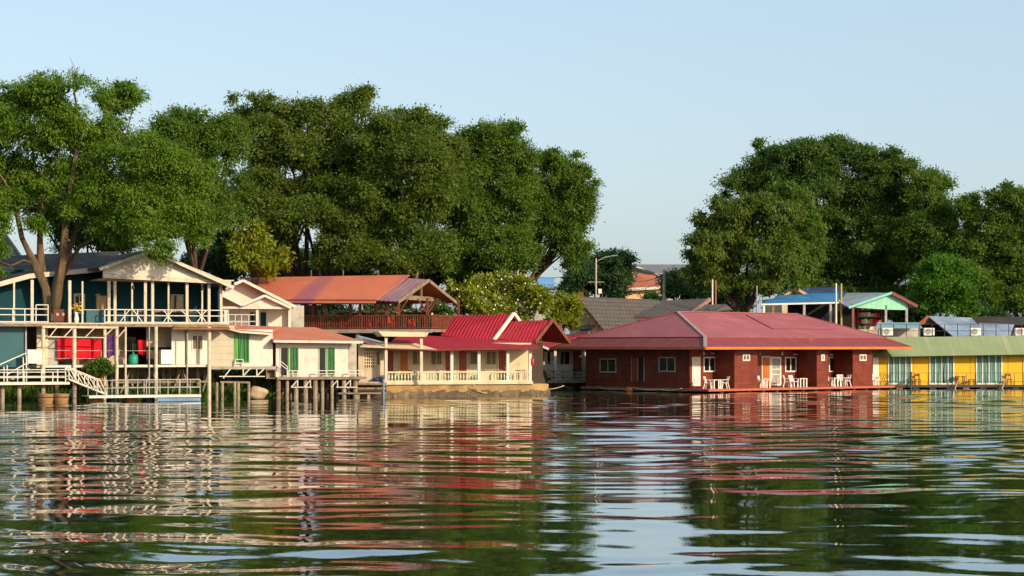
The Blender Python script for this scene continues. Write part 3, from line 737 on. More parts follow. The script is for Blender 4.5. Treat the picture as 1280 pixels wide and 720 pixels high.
part('door_guard', rail_mesh([(WC.X(294, -.2), -.2, zc + .02), (WC.X(304, -.2), -.2, zc + .02)], (.2, .42)), 'railwhite', h)
mb = MB().bar(WC.P(274, 470.5, -.5), WC.P(331, 470.5, -.5), .06)
for a in ((279, 473, 288, 461), (304, 470, 313, 460), (304, 461, 304, 470), (321, 470, 330, 461), (321, 461, 321, 470)): mb.bar(WC.P(*a[:2], -.5), WC.P(*a[2:], -.5), .07)
part('bracket', mb, 'railwhite', h)
part('trestle', MB().bar(WC.P(275, 477.5, -.6), WC.P(312, 478, -.6), .12), 'wood', h)
for px in (271, 278, 293.5, 298, 311): part('stilt', MB().tube([(WC.X(px, -.6), -.6, -1.6), (WC.X(px, -.6), -.6, WC.Z(px, 478, -.6))], .09, 8), 'pile', h)
for px in (266, 285, 318, 336): part('stilt', MB().tube([(WC.X(px, 1.5), 1.5, -1.6), (WC.X(px, 1.5), 1.5, zc - .18)], .12, 8), 'darkwood', h)

WB = Fr(345, 127.5, 12)
h = WB.thing('white_bungalow', 'low white bungalow on stilts with a salmon roof and two green glazed doors', 'bungalow')
zc = WB.Z(390, 471)
part('wall', MB().box(WB.X(345), WB.X(435), 0, 6, zc, WB.Z(390, 426.5)), 'white', h)
part('end_wall', MB().box(WB.X(435) + .003, WB.X(447), .5, 5, zc, WB.Z(440, 428)), 'greywall', h)
for a, b in ((350, 374), (398, 419.5)):
    o = WB.window(h, a, b, 433.5, 470.5, 0, 'railwhite', 'glass', 1, name='glazed_door', pane='glass_pane', fw=.06)
    mb = MB(); m_ = (a + b) / 2; WB.rect(mb, m_ + 1.2, b - 1.2, 434.6, 469.3, -.035, .02); part('curtain', mb, 'greenglass', o)
    mb = MB(); WB.rect(mb, m_ - 2.2, m_ - .8, 434.6, 469.3, -.04, .02); part('curtain_edge', mb, 'lime', o)
part('floor_slab', MB().box(WB.X(345), WB.X(456), -.8, 6, zc - .16, zc), 'wood', h)
roof('roof', 'salmon', h, [WB.P(342, 425.2, -.7), WB.P(454, 426.5, -.7), WB.P(394, 409, 6), WB.P(322, 408.5, 6)], .07)
part('fascia', MB().bar(WB.P(342, 426.6, -.75), WB.P(454, 427.9, -.75), .05, .15), 'white', h)
part('soffit', MB().bar(WB.P(342, 426.6, -.72), WB.P(318, 419, 5.6), .06, .14), 'darkred', h)
for a, b in ((360, 372), (395, 422), (436, 453)):
    part('door_guard', rail_mesh([(WB.X(a, -.5), -.5, zc), (WB.X((a + b) / 2, -.5), -.5, zc), (WB.X(b, -.5), -.5, zc)], (.2, .4)), 'railwhite', h)
part('stair_rail', MB().bar(WB.P(349, 450, -.5), WB.P(359, 458, -.5), .05).bar(WB.P(349, 454, -.5), WB.P(359, 462, -.5), .05).bar(WB.P(349, 450, -.5), WB.P(349, 470, -.5), .05).bar(WB.P(359, 458, -.5), WB.P(359, 471, -.5), .05), 'railwhite', h)
mb = MB()
for s in ((364, 372, 390), (420, 422, 447)):
    a, b, c = s
    mb.bar(WB.P(a, 484, -.7), WB.P(c, 484, -.7), .06)
    for px in (b, b + 16): mb.bar(WB.P(px - 8, 484, -.7), WB.P(px + 2, 473, -.7), .06).bar(WB.P(px, 484, -.7), WB.P(px, 474, -.7), .06)
part('bracket', mb, 'railwhite', h)
for px in (348, 359, 370, 382, 394, 403, 415, 430, 444):
    part('stilt', MB().tube([(WB.X(px, -.5), -.5, -1.6), (WB.X(px, -.5), -.5, zc - .16)], .11 if px % 2 else .15, 8), 'pile' if px % 3 else 'wood', h)
for px in (352, 376, 399, 425): part('stilt', MB().tube([(WB.X(px, 3), 3, -1.6), (WB.X(px, 3), 3, zc - .16)], .14, 8), 'darkwood', h)
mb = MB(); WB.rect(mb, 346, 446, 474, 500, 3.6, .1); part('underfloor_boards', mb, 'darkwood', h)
for px in (354, 364, 376, 388, 398, 409, 421, 436): part('stilt', MB().tube([(WB.X(px, 1.2), 1.2, -1.6), (WB.X(px, 1.2), 1.2, zc - .16)], .08, 7), 'wood', h)
mb = MB().bar(WB.P(348, 486, .9), WB.P(432, 486.5, .9), .1)
for a_ in (352, 378, 404, 426): mb.bar(WB.P(a_, 494, .9), WB.P(a_ + 12, 474, .9), .08)
part('cross_brace', mb, 'wood', h)
o = part('storage_crate', MB().box(-.3, .3, -.25, .25, 0, .05).box(-.3, .3, -.25, .25, .55, .6).box(-.3, -.25, -.25, .25, .05, .55).box(.25, .3, -.25, .25, .05, .55).box(-.25, .25, .2, .25, .05, .55), 'wood')
o.location = lpos(WC, 338, -.25, WC.Z(338, 458) - .78); o.rotation_euler = (0, 0, WC.a); tag(o, 'open fronted pale crate hung below the cabin floor beside the stair', 'crate')
o = part('boulder', MB().blob((0, 0, 0), (.62, .55, .46), 5), 'rock', None, smooth=True); o.location = lpos(WC, 323.5, -.3, .38); tag(o, 'pale rounded boulder at the water under the cream cabin', 'boulder')

# ------------------------------------------------------------------ white gabled house behind the bungalow
WG = Fr(280, 133, 12)
h = WG.thing('gabled_house', 'white house with two stepped front gables above the salmon bungalow roof', 'house')
zb_ = WG.Z(320, 412)
part('wall', MB().box(WG.X(274, 2), WG.X(364, 2), 2, 7, .5, WG.Z(320, 383, 2)), 'white', h)
part('side_wall', MB().box(WG.X(364, 1.2) + .003, WG.X(380, 1.2), 1.2, 6, .5, WG.Z(372, 382, 1.2)), 'greywall', h)
part('balcony_floor', MB().box(WG.X(274), WG.X(364), 0, 2, zb_ - .15, zb_), 'white', h)
WG.window(h, 311, 321, 389, 408, 2, 'railwhite', 'glass', 0); WG.window(h, 324, 334, 389, 409.5, 2, 'white', 'teal', 0, name='glazed_door', pane='door_leaf')
part('gable', MB().prism([WG.P(274, 383, .9), WG.P(274, 362, .9), WG.P(303, 352, .9), WG.P(367, 383, .9)], (0, .1, 0)), 'white', h)
part('gable', MB().prism([WG.P(302, 383, -.1), WG.P(331, 370.5, -.1), WG.P(362, 384, -.1)], (0, .1, 0)), 'white', h)
a, b, c = WG.P(293, 355.5, 0), WG.P(304, 350.5, 0), WG.P(369, 383.5, 0)
roof('roof', 'salmon', h, [back(c, 6), c, b, back(b, 6)], .08); roof('roof', 'salmon', h, [a, back(a, 6), back(b, 6), b], .08)
part('bargeboard', MB().bar(a, b, .07, .18).bar(b, c, .07, .18), 'white', h)
a, b, c = WG.P(303, 381.5, -.5), WG.P(331, 369.5, -.5), WG.P(364, 385, -.5); e = WG.P(278, 369, -.5)
roof('roof', 'orange', h, [a, back(a, .85), back(b, .85), b], .06); roof('roof', 'orange', h, [back(c, .85), c, b, back(b, .85)], .06)
roof('roof', 'salmon', h, [a, back(a, .85), back(e, .85), e], .06)
part('bargeboard', MB().bar(e, a, .07, .16).bar(a, b, .07, .16).bar(b, c, .07, .16), 'white', h)
part('eave_beam', MB().bar(WG.P(278, 384.5, -.2), WG.P(364, 385, -.2), .12, .14), 'white', h)
columns(WG, h, [282, 321.5, 362], 385, 411, 0, .18, 'white', z0=zb_)
part('railing', rail_mesh([(WG.X(px, 0), 0, zb_) for px in (278, 286, 294, 302, 311, 321)], (.1, .55, 1.0), None, .05, .05), 'railwhite', h)
part('railing', rail_mesh([(WG.X(px, 0), 0, zb_) for px in (321, 336, 350)], (.1,), None, .05, .05), 'railwhite', h)

# ------------------------------------------------------------------ open pavilion with orange tin roof
PV = Fr(541, 136, -18)
h = PV.thing('pavilion', 'raised open sided pavilion with a patched orange tin roof and brown slatted railing', 'pavilion')
zp = PV.Z(460, 411.5); xl = PV.X(300); xr = -.05
part('floor', MB().box(xl, xr, 0, 6.5, zp - .2, zp), 'wood', h)
part('floor_beam', MB().box(xl, xr, -.08, 0, zp - .26, zp - .02), 'concrete', h)
def slat_rail(p, q, H, step, m, par, z0=.08):
    p, q = Vector(p), Vector(q); n = max(2, int((q - p).length / step)); mb = MB()
    mb.bar(p + Vector((0, 0, H)), q + Vector((0, 0, H)), .09, .07); mb.bar(p + Vector((0, 0, z0)), q + Vector((0, 0, z0)), .06)
    for i in range(n + 1): c = p.lerp(q, i / n); mb.bar(c + Vector((0, 0, z0)), c + Vector((0, 0, H)), .05 + .03 * (i % 9 == 0))
    return part('slat_railing', mb, m, par)
slat_rail((xl, .03, zp), (xr - .03, .03, zp), .95, .17, 'brownred', h); slat_rail((xr - .03, .05, zp), (xr - .03, 6.4, zp), .95, .17, 'brownred', h)
slat_rail((xl, 6.4, zp), (xr - .05, 6.4, zp), .95, .17, 'brownred', h)
zr = PV.Z(440, 375, 0)
for px in (390, 405, 437, 449, 468, 482, 497, 533): part('column', MB().box(PV.X(px) - .08, PV.X(px) + .08, .1, .26, zp, zr + .1), 'brownred', h)
for x in np.linspace(xl + .3, xr - .3, 6): part('column', MB().box(x - .08, x + .08, 6.1, 6.26, zp, zr + .1), 'brownred', h)
for px in (400, 424, 447, 500, 528): part('support_post', MB().box(PV.X(px, .3) - .11, PV.X(px, .3) + .11, .2, .42, -.5, zp - .2), 'concrete', h)
part('underfloor_shade_panel', MB().box(xl, xr - .3, 3.5, 3.6, 0, zp - .2), 'darkwood', h)  # dark panel added for the shade under the pavilion floor
e0, e1, r1, r0 = PV.P(300, 373.5, -.8), PV.P(471, 374, -.8), PV.P(512, 343.5, 3.2), PV.P(300, 347, 3.2)
roof('roof', 'orange', h, [e0, e1, r1, r0], .07)
g0, g1, ga = PV.P(466, 374.8, -.75), PV.P(497, 376.5, -.85), PV.P(535, 349.5, 3.2)
roof('roof', 'purple', h, [g0, g1, ga, PV.P(509, 347.5, 3.2)], .06)
bk = PV.P(571, 378.5, 7.2)
roof('roof', 'orange', h, [bk, (xl, 7.2, bk[2]), (r0[0], 3.25, r0[2]), (ga[0], 3.25, ga[2])], .06)
roof('awning', 'orange', h, [(e0[0], -1.3, PV.Z(300, 378, -1.3)), (PV.X(470, -1.3), -1.3, PV.Z(470, 378.5, -1.3)), (PV.X(470, -.6), -.6, PV.Z(470, 375.5, -.6)), (e0[0], -.6, PV.Z(300, 374.8, -.6))], .04)
part('bargeboard', MB().bar(Vector(g1) + Vector((.05, 0, -.06)), Vector(ga) + Vector((.05, 0, -.06)), .08, .22).bar(Vector(ga) + Vector((.05, 0, -.06)), Vector(bk) + Vector((.05, 0, -.06)), .08, .22), 'wood', h)
ty = ga[0] - .5
part('truss', MB().bar((ty, .1, zr + .15), (ty, 6.2, zr + .15), .16, .3).bar((ty, 3.2, zr + .2), (ty, 3.2, ga[2] - .1), .12).bar((ty, 1.3, zr + .2), (ty, 1.3, zr + .75), .1), 'wood', h)
for px in (482, 497, 533): mb = MB().bar((PV.X(px), .18, zr - 1.0), (PV.X(px) + (.7 if px < 500 else .8), .18, zr + .05), .1).bar((PV.X(px), .18, zr - .9), (PV.X(px) - .7, .18, zr + .05), .09); part('knee_brace', mb, 'brownred', h)

for px in (389, 429, 473): part('finial', MB().box(PV.X(px, 3.2) - .03, PV.X(px, 3.2) + .03, 3.17, 3.23, PV.Z(px, 346, 3.2) - .05, PV.Z(px, 338, 3.2)), 'wood', h)
part('finial', MB().bar(Vector(ga) + Vector((-.9, 0, .0)), Vector(ga) + Vector((-.75, 0, .55)), .09), 'wood', h)
# garland of paper flowers along the back rail
mb = MB(); R = random.Random(4)
for i in range(90):
    x = PV.X(415, 6) + (PV.X(528, 6) - PV.X(415, 6)) * i / 89
    z = zp + 1.38 + R.uniform(-.1, .1); mb.blob((x, 6.0 + R.uniform(-.05, .05), z), (.07, .06, .09), i, 3)
mb.tube([(PV.X(415, 6), 6.0, zp + 1.4), (PV.X(528, 6), 6.0, zp + 1.4)], .015, 5)
o = part('flower_garland', mb, 'blossom'); o.location = (*PV.o, 0); o.rotation_euler = (0, 0, PV.a); tag(o, 'string of pale paper flowers along the back of the pavilion', 'garland')

# plastic armchair, used red in the pavilion and white on the red raft house
def armchair(m, label, loc, rz, group):
    t = thing('plastic_armchair', label, 'chair', loc, rz, group)
    part('seat', MB().prism([(-.24, -.24, .42), (.24, -.24, .42), (.22, .2, .4), (-.22, .2, .4)], (0, 0, .035)), m, t)
    mb = MB()
    for i in range(5): x = -.2 + .1 * i; mb.bar((x * .95, .2, .44), (x * 1.1, .31, .86 + .03 * (1 - abs(i - 2) / 2)), .07, .02)
    mb.bar((-.25, .31, .85), (.25, .31, .85), .03, .08); mb.bar((-.22, .22, .47), (.22, .22, .47), .03, .06)
    part('backrest', mb, m, t)
    for sx in (-1, 1):
        part('armrest', MB().bar((sx * .27, -.22, .64), (sx * .27, .27, .66), .06, .03).bar((sx * .27, -.2, .64), (sx * .26, -.24, .42), .05, .04), m, t)
        part('leg', MB().bar((sx * .25, -.26, 0), (sx * .23, -.22, .42), .05, .06), m, t); part('leg', MB().bar((sx * .26, .3, 0), (sx * .22, .19, .41), .05, .06), m, t)
    return t
c0 = None
for px, d, rz, lab in ((404, 1.0, .2, 'red plastic chair at the far left behind the pavilion railing'), (430, 1.4, 2.9, 'red plastic chair between the left pavilion columns'), (457, 1.0, -.3, 'red plastic chair near the middle of the pavilion railing'),
                       (465, 1.5, 3.0, 'red plastic chair just right of the middle one, further from the railing'), (488, 1.1, .4, 'red plastic chair by the pavilion column under the purple roof sheet'), (512, 1.3, 2.6, 'red plastic chair nearest the open right end of the pavilion')):
    loc = lpos(PV, px, d, zp)
    if c0 is None: c0 = armchair('redplastic', lab, loc, PV.a + rz, 'red chairs in the pavilion')
    else: dup(c0, loc, PV.a + rz, lab)
# ------------------------------------------------------------------ annex with breeze blocks, entrance canopy, jetty steps
AN = Fr(447, 130, 12)
h = AN.thing('block_annex', 'small beige annex with a breeze block screen beside the white bungalow', 'annex')
za = AN.Z(460, 477)
zt = AN.Z(460, 430)
mb = MB(); Xa, Xb = AN.X(448), AN.X(469.5); zs0, zs1 = AN.Z(460, 459.5), AN.Z(460, 436)
mb.box(Xa, Xb, 0, .18, za, zs0).box(Xa, Xb, 0, .18, zs1, zt).box(Xa, AN.X(454.5), 0, .18, zs0, zs1)
part('wall', mb, 'beige', h)
mb = MB(); X0, X1 = AN.X(454.5), Xb; nc, nr = 5, 6
for i in range(nc + 1): x = X0 + (X1 - X0 - .06) * i / nc; mb.box(x, x + .06, .02, .16, zs0, zs1)
for j in range(1, nr): z = zs0 + (zs1 - zs0) * j / nr; mb.box(X0 + .06, X1 - .06, .025, .155, z - .035, z + .035)
part('breeze_blocks', mb, 'cream', h)
part('wall', MB().box(Xb + .003, AN.X(484), .3, .45, za, zt), 'cream', h)
AN.window(h, 470, 475.5, 438, 457, .3, 'cream', 'shutter', 0)
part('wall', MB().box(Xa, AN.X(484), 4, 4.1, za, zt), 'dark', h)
part('floor', MB().box(AN.X(444), AN.X(482), -.6, 4, za - .25, za), 'concrete', h)
roof('roof', 'greytin', h, [AN.P(450, 424.5, -.5), AN.P(484, 435.5, -.6), AN.P(486, 429, 4), AN.P(446, 418.5, 4)], .06)
part('eave_trim', MB().bar(AN.P(450, 425.5, -.53), AN.P(484, 436.5, -.63), .05, .12), 'maroon', h)
t = AN.thing('jetty_steps', 'weathered wooden steps and planks running along the water below the beige annex', 'steps')
for k, (py, a, b) in enumerate(((479, 428, 482), (484.5, 432, 482), (490.5, 420, 480))):
    z = AN.Z(455, py, -.8 - .5 * k); part('step', MB().box(AN.X(a, -.8), AN.X(b, -.8), -1.1 - .5 * k, -.5 - .5 * k, z - .1, z), 'wood', t)
for px in (448, 461): part('stilt', MB().box(AN.X(px, -2) - .09, AN.X(px, -2) + .09, -2.0, -1.8, -1.4, AN.Z(455, 491.5, -1.8)), 'pile', t)
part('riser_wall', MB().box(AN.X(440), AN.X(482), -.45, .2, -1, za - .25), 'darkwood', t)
t = AN.thing('mooring_post', 'thin faded blue post standing in the water at the end of the jetty steps', 'post')
part('post_shaft', MB().tube([(AN.X(479.5, -2.2), -2.2, -1.2), (AN.X(479.5, -2.2), -2.2, AN.Z(479, 476, -2.2))], .06, 8), 'bluewall', t)
part('cap', MB().lathe((AN.X(479.5, -2.2), -2.2, AN.Z(479, 476, -2.2)), [(.075, 0), (.075, .06), (.02, .09)], 8), 'greymetal', t)
o = part('tarpaulin_bundle', MB().blob((0, 0, .14), (.48, .3, .17), 9, 8, .22), mat('blue_tarp', (.05, .07, .2), .5, .3, 3), None, smooth=True)
o.location = lpos(AN, 475, -.3, za - .02); tag(o, 'crumpled dark blue tarpaulin lying on the annex floor by the veranda', 'tarpaulin')

VH = Fr(481, 130, 14)
t = VH.thing('entrance_canopy', 'flat cream canopy slab on two tall white posts at the veranda end', 'canopy')
part('canopy_slab', MB().prism([VH.P(473, 414, -.9), VH.P(536, 415.5, -.9), VH.P(533, 421, -.9), VH.P(479, 420.5, -.9)], (0, 2.4, 0)), 'cream', t)
for px in (482.5, 526.5): part('post', MB().box(VH.X(px, -.55) - .09, VH.X(px, -.55) + .09, -.63, -.47, VH.Z(500, 477), VH.Z(px, 421, -.55)), 'post', t)
roof('lean_to_roof', 'cream', t, [VH.P(450, 433, -.75), VH.P(546, 436.8, -.75), VH.P(520, 429, .8), VH.P(458, 427.5, .8)], .05)
part('eave_trim', MB().bar(VH.P(480, 435.5, -.8), VH.P(545, 437.6, -.8), .04, .08), 'maroon', t)

# ------------------------------------------------------------------ long veranda house
h = VH.thing('veranda_house', 'long cream house with a low red roof, orange doors and a mint balustrade', 'house')
zf = VH.Z(570, 477); xe = VH.X(664); ze = VH.Z(570, 437)
part('back_wall', MB().box(VH.X(481, 2.2), VH.X(664, 2.2), 2.2, 2.35, zf, ze + .45), 'cream', h)
part('end_wall', MB().box(xe - .15, xe, 2.35, 7, zf, ze + .3), 'cream', h)
part('veranda_floor', MB().box(-.1, xe + .1, -.12, 2.2, zf - .18, zf), 'cream', h)
part('retaining_wall', MB().box(0, xe + 1.2, .02, 2.4, -.6, zf - .18), 'stain', h)
R = random.Random(9); nx_, nz_ = 150, 9; vs = []; fs = []
hs = [R.uniform(-1, 1) for _ in range(400)]
for i in range(nx_ + 1):
    for k in range(nz_ + 1):
        x = -.15 + (xe + 1.45) * i / nx_; v = k / nz_
        e = hs[(i // 3) % 400] * .10 + hs[(i + 17 * k) % 400] * .07 + .12 * math.sin(x * 1.9 + k) * (1 - v)
        vs.append((x, -.02 - (.34 + e) * (1 - v * .96) * (1 if v > .12 else .55), -.7 + 1.12 * v + (.1 * hs[(i // 4 + 50) % 400] if v == 1 else 0)))
for i in range(nx_):
    for k in range(nz_): a_ = i * (nz_ + 1) + k; fs.append((a_, a_ + nz_ + 1, a_ + nz_ + 2, a_ + 1))
n_ = len(vs); vs += [(-.15, .3, -.7), (xe + 1.3, .3, -.7), (xe + 1.3, .3, .42), (-.15, .3, .42)]
fs.append((n_, n_ + 1, n_ + 2, n_ + 3)); fs.append((n_, n_ + 3, nz_, 0)); fs.append((n_ + 1, nx_ * (nz_ + 1), n_ - 1, n_ + 2))
mb = MB().add(vs, fs)
part('stone_footing', mb, 'wetstone', h)
for a, b, m in ((483.5, 491.5, 'darkred'), (500, 509.5, 'ochredoor'), (556.5, 562.5, 'darkred'), (573.5, 583, 'darkred'), (623, 632, 'darkred')):
    VH.door(h, a, b, 438.5, 475.8, 2.2, m, 'cream')
for a, b, n in ((515, 529.5, 1), (538, 553, 1), (586.5, 597, 0), (600, 602.5, 0), (607, 620.5, 1)):
    VH.window(h, a, b, 438.5, 456.5, 2.2, 'cream', 'shutter', n, fw=.06)
columns(VH, h, [482, 526.5, 564.5, 598.5, 634.5, 662.5], 436, 477, .05, .19, 'white', z0=zf, z1=ze + .05)
zt = zf + .68
segs = [(482, 526.5), (526.5, 564.5), (564.5, 598.5), (598.5, 634.5), (634.5, 662.5)]
mb = MB(); mb.box(0, xe, -.05, .15, zt - .1, zt); mb.box(0, xe, -.04, .14, zf, zf + .08)
part('balustrade_rail', mb, 'cream', h)
for a, b in segs:
    bal = MB(); n = int((VH.X(b) - VH.X(a)) / .2)
    for i in range(1, n):
        x = VH.X(a) + (VH.X(b) - VH.X(a)) * i / n
        bal.lathe((x, .05, zf + .08), [(.05, 0), (.035, .08), (.07, .2), (.06, .3), (.03, .42), (.05, .5)], 6)
    part('balusters', bal, 'mint', h)
for a, b in ((599, 611), (527, 533)): part('balustrade_panel', MB().box(VH.X(a), VH.X(b), -.03, .02, zf + .08, zt - .1), 'cream', h)
roof('roof', 'redsmooth', h, [VH.P(478, 436.5, -.6), VH.P(674, 434.5, -.6), VH.P(664, 427, 4.6), VH.P(500, 417.5, 4.6)], .07)
part('fascia', MB().bar(VH.P(545, 437.4, -.64), VH.P(674, 435.4, -.64), .05, .1), 'redwall', h)
for px, lab, L in ((516, 'low pale table behind the balustrade left of the second white post', .7), (538, 'long low table behind the balustrade below the double louvred window', 1.1), (616, 'long low table below the louvred window near the bare cream wall', 1.3), (651, 'small brown table in front of the bare cream wall', .6)):
    table('porch_table', lab, VH, px, 1.2, zf, L, .55, .74, 'wood' if px != 651 else 'ochredoor', 'tables on the long veranda')
t = VH.thing('fire_extinguisher', 'red fire extinguisher hanging at the right end of the long veranda', 'extinguisher')
part('cylinder', MB().lathe((VH.X(665.5), -.05, VH.Z(665, 456)), [(.09, 0), (.1, .05), (.1, .38), (.05, .46)], 10), 'redplastic', t, smooth=True)
part('valve', MB().box(VH.X(665.5) - .05, VH.X(665.5) + .05, -.1, 0, VH.Z(665, 456) + .46, VH.Z(665, 456) + .54), 'black', t)
part('wall_bracket', MB().box(VH.X(665.5) - .05, VH.X(665.5) + .05, .0, .1, VH.Z(665, 456) + .2, VH.Z(665, 456) + .6), 'greymetal', t)

# two red gabled roofs behind it
VG = Fr(553, 138, -14)
def gabled(name, label, F, L0, L1, R1, R0, bk, m='redroof', open_end=False, wall='cream'):
    """front slope L0 L1 (eave) R1 R0 (ridge); the back slope mirrors it"""
    h = F.thing(name, label, 'house')
    p = [Vector(F.P(*q)) for q in (L0, L1, R1, R0)]
    roof('roof', m, h, p, .08)
    m1, m0 = p[2] * 2 - p[1], p[3] * 2 - p[0]
    m1.z, m0.z = p[1].z, p[0].z
    roof('roof', m, h, [m1, m0, p[3], p[2]], .08)
    dx = .35
    xs = [max(p[0].x, p[3].x) + dx, min(p[1].x, p[2].x) - dx]
    part('wall', MB().box(xs[0], xs[1], p[1].y + .7, m1.y - .7, -.5, p[1].z + .02), wall, h)
    if open_end:
        q = [(xs[1] - 1.0, p[1].y + .6, p[1].z), (xs[1] - 1.0, m1.y - .6, p[1].z), (xs[1] - 1.0, p[2].y, p[2].z - .25)]
        part('gable', MB().prism(q, (-.1, 0, 0)), 'dark', h)  # near-black panel stands in for the shade inside the open gable
        mb = MB().bar((xs[1], p[1].y + .5, p[1].z + .05), (xs[1], m1.y - .5, m1.z + .05), .12)
        mb.bar((xs[1], p[2].y, p[1].z), (xs[1], p[2].y, p[2].z - .1), .1)
        for s in (-1, 1): mb.bar((xs[1], p[2].y + s * (m1.y - p[1].y) * .22, p[1].z + .05), (xs[1], p[2].y + s * (m1.y - p[1].y) * .22, p[1].z + .55), .08)
        part('truss', mb, 'brownred', h)
    else:
        q = [(xs[1], p[1].y + .3, p[1].z), (xs[1], m1.y - .3, p[1].z), (xs[1], p[2].y, p[2].z - .15)]
        part('gable', MB().prism(q, (-.1, 0, 0)), 'white', h)
    part('bargeboard', MB().bar(p[1] + Vector((.06, 0, .02)), p[2] + Vector((.06, 0, .02)), .12 if not open_end else .08, .26).bar(p[2] + Vector((.06, 0, .02)), m1 + Vector((.06, 0, .02)), .22 if not open_end else .08, .26), 'brownred' if open_end else 'white', h)
    return h, p
gabled('red_gable_house', 'house with a ribbed red roof and white bargeboard, left of the pair behind the veranda', VG, (550, 419, 0), (616, 426, 0), (641, 392.5, 3), (567, 394.5, 3), 3)
VG2 = Fr(623, 137.5, -14)
gabled('red_gable_house', 'house with a ribbed red roof and a dark open gable showing brown trusses', VG2, (621, 423, 0), (668, 428.5, 0), (690, 400, 2.4), (637, 401.5, 2.4), 2.4, open_end=True, wall='darkwood')

# small house between veranda and raft house
SH = Fr(668, 157, 8)
h = SH.thing('small_house', 'small white house with dark glazed front between the long veranda and the red raft', 'house')
zf2 = SH.Z(700, 475.5); zs = SH.Z(700, 436.5)
part('wall', MB().box(SH.X(666, 1.6), SH.X(745, 1.6), 1.6, 6, zf2, zs + .4), 'white', h)
SH.door(h, 668.5, 677, 438, 474, 1.6, 'darkwood', 'greywall'); SH.door(h, 716, 727, 438.5, 473, 1.6, 'brownred', 'white')
SH.window(h, 679.5, 692.5, 439, 456.5, 1.6, 'white', 'glass', 0); SH.window(h, 698, 712.5, 439, 456.5, 1.6, 'white', 'glass', 1)
part('floor', MB().box(SH.X(666), SH.X(742), -.3, 1.6, zf2 - .2, zf2), 'concrete', h)
columns(SH, h, [694, 729], 436, 475, .0, .2, 'white', z0=zf2, z1=zs + .1)
for px in (674, 694, 716, 734): part('support_post', MB().box(SH.X(px) - .14, SH.X(px) + .14, -.1, .2, -1.5, zf2 - .2), 'darkwood', h)
roof('roof', 'redsmooth', h, [SH.P(666, 434.5, -.5), SH.P(746, 434.5, -.5), SH.P(748, 417, 5), SH.P(664, 419, 5)], .08)
part('fascia', MB().bar(SH.P(667, 428.5, -.9), SH.P(686, 436.5, -.55), .06, .16), 'post', h)
mb = rail_mesh([(SH.X(px, -.2), -.2, zf2) for px in (680, 692, 704, 718, 733)], (.2, .75), None, .04, .05)
for a, b in ((680, 692), (692, 704)): mb.bar((SH.X(a, -.2), -.2, zf2 + .2), (SH.X(b, -.2), -.2, zf2 + .75), .03).bar((SH.X(b, -.2), -.2, zf2 + .2), (SH.X(a, -.2), -.2, zf2 + .75), .03)
part('railing', mb, 'black', h)
bal = MB()
for i in range(11): bal.lathe((SH.X(706 + i * 2.5), .05, zf2), [(.05, 0), (.04, .1), (.075, .25), (.06, .38), (.035, .5), (.05, .6)], 6)
bal.box(SH.X(704), SH.X(734), -.03, .13, zf2 + .6, zf2 + .68)
part('balusters', bal, 'mint', h)
o = part('red_cushion', MB().blob((0, 0, .12), (.45, .3, .13), 3, 6, .1), 'redplastic', None, smooth=True); o.location = lpos(SH, 683, .3, zf2); tag(o, 'red cushion lying on the floor behind the cross braced railing', 'cushion')
o = part('bank_wall', MB().box(SH.X(662, .4), SH.X(705, .4), .35, .9, -1.2, zf2 - .28).box(SH.X(705, .9), SH.X(745, .9), 1.0, 1.6, -1.2, zf2 - .28), 'wetstone'); o.location = (*SH.o, 0); o.rotation_euler = (0, 0, SH.a); tag(o, 'dark mossy stone wall under the small white house', 'wall')
t = SH.thing('mooring_plank', 'weathered plank sloping from the small house down to the raft', 'plank')
part('plank', MB().bar(SH.P(702, 481, -.8), SH.P(731, 493.5, -1.2), .3, .07), 'wood', t)
part('plank_batten', MB().bar(SH.P(712, 484.6, -.95), SH.P(713, 485.0, -1.1), .34, .04), 'wood', t)
def rope(label, pts, sag, r=.03, m='rope', cat='rope', name='mooring_rope', group=None):
    mb = MB(); P = []
    for p, q in zip(pts, pts[1:]):
        p, q = Vector(p), Vector(q)
        for i in range(9): t = i / 8; P.append(p.lerp(q, t) - Vector((0, 0, sag * 4 * t * (1 - t))))
    b = P[0].copy(); Q = [P[0]] + [c for a, c in zip(P, P[1:]) if (c - a).length > 1e-4]
    mb.tube([c - b for c in Q], r, 5); o = part(name, mb, m, None, smooth=True); o.location = b
    return tag(o, label, cat, group)
rope('pale mooring rope sagging along the ochre retaining wall', [W(592, 480, 131.0), W(605, 491, 131.5), W(660, 489, 133), W(672, 485, 133.5), W(705, 482, 134)], .15)

# ------------------------------------------------------------------ red raft house
RH = Fr(887, 142.9, 40)
h = RH.thing('raft_house', 'dark red timber raft house with a broad faded red hipped roof', 'raft house')
DW, WD_ = 2.0, 13.25; zf = .28; ze = 3.28
xr = RH.X(1098, DW); xR = RH.X(1140, -1.0)
part('wall', MB().box(0, xr, DW, WD_, zf, ze + .05), 'redwall', h)
for k, (a, b) in enumerate(((918, 947), (1021, 1035.5), (1066, 1090.5))):
    part('wall_bay', MB().box(RH.X(a), RH.X(b), 0, DW, zf, ze + .05), 'redwall', h)
part('raft_deck', MB().box(RH.X(885, -.35), RH.X(1118, -.35), -.4, DW, zf - .16, zf), 'deckred', h)
part('raft_base', MB().box(-.25, xr + .3, DW, WD_ + .3, zf - .2, zf), 'wood', h)
for i in range(9):
    d = DW + .9 + i * 1.15; part('float', MB().tube([(-.12, d, -.12), (1.2, d, -.12)], .24, 10), 'bluefloat' if i in (0, 3, 6) else 'float', h)
for i in range(14):
    x = 1.0 + i * 1.45; part('float', MB().tube([(x, -.3, -.14), (x, 1.4, -.14)], .24, 10), 'float', h)
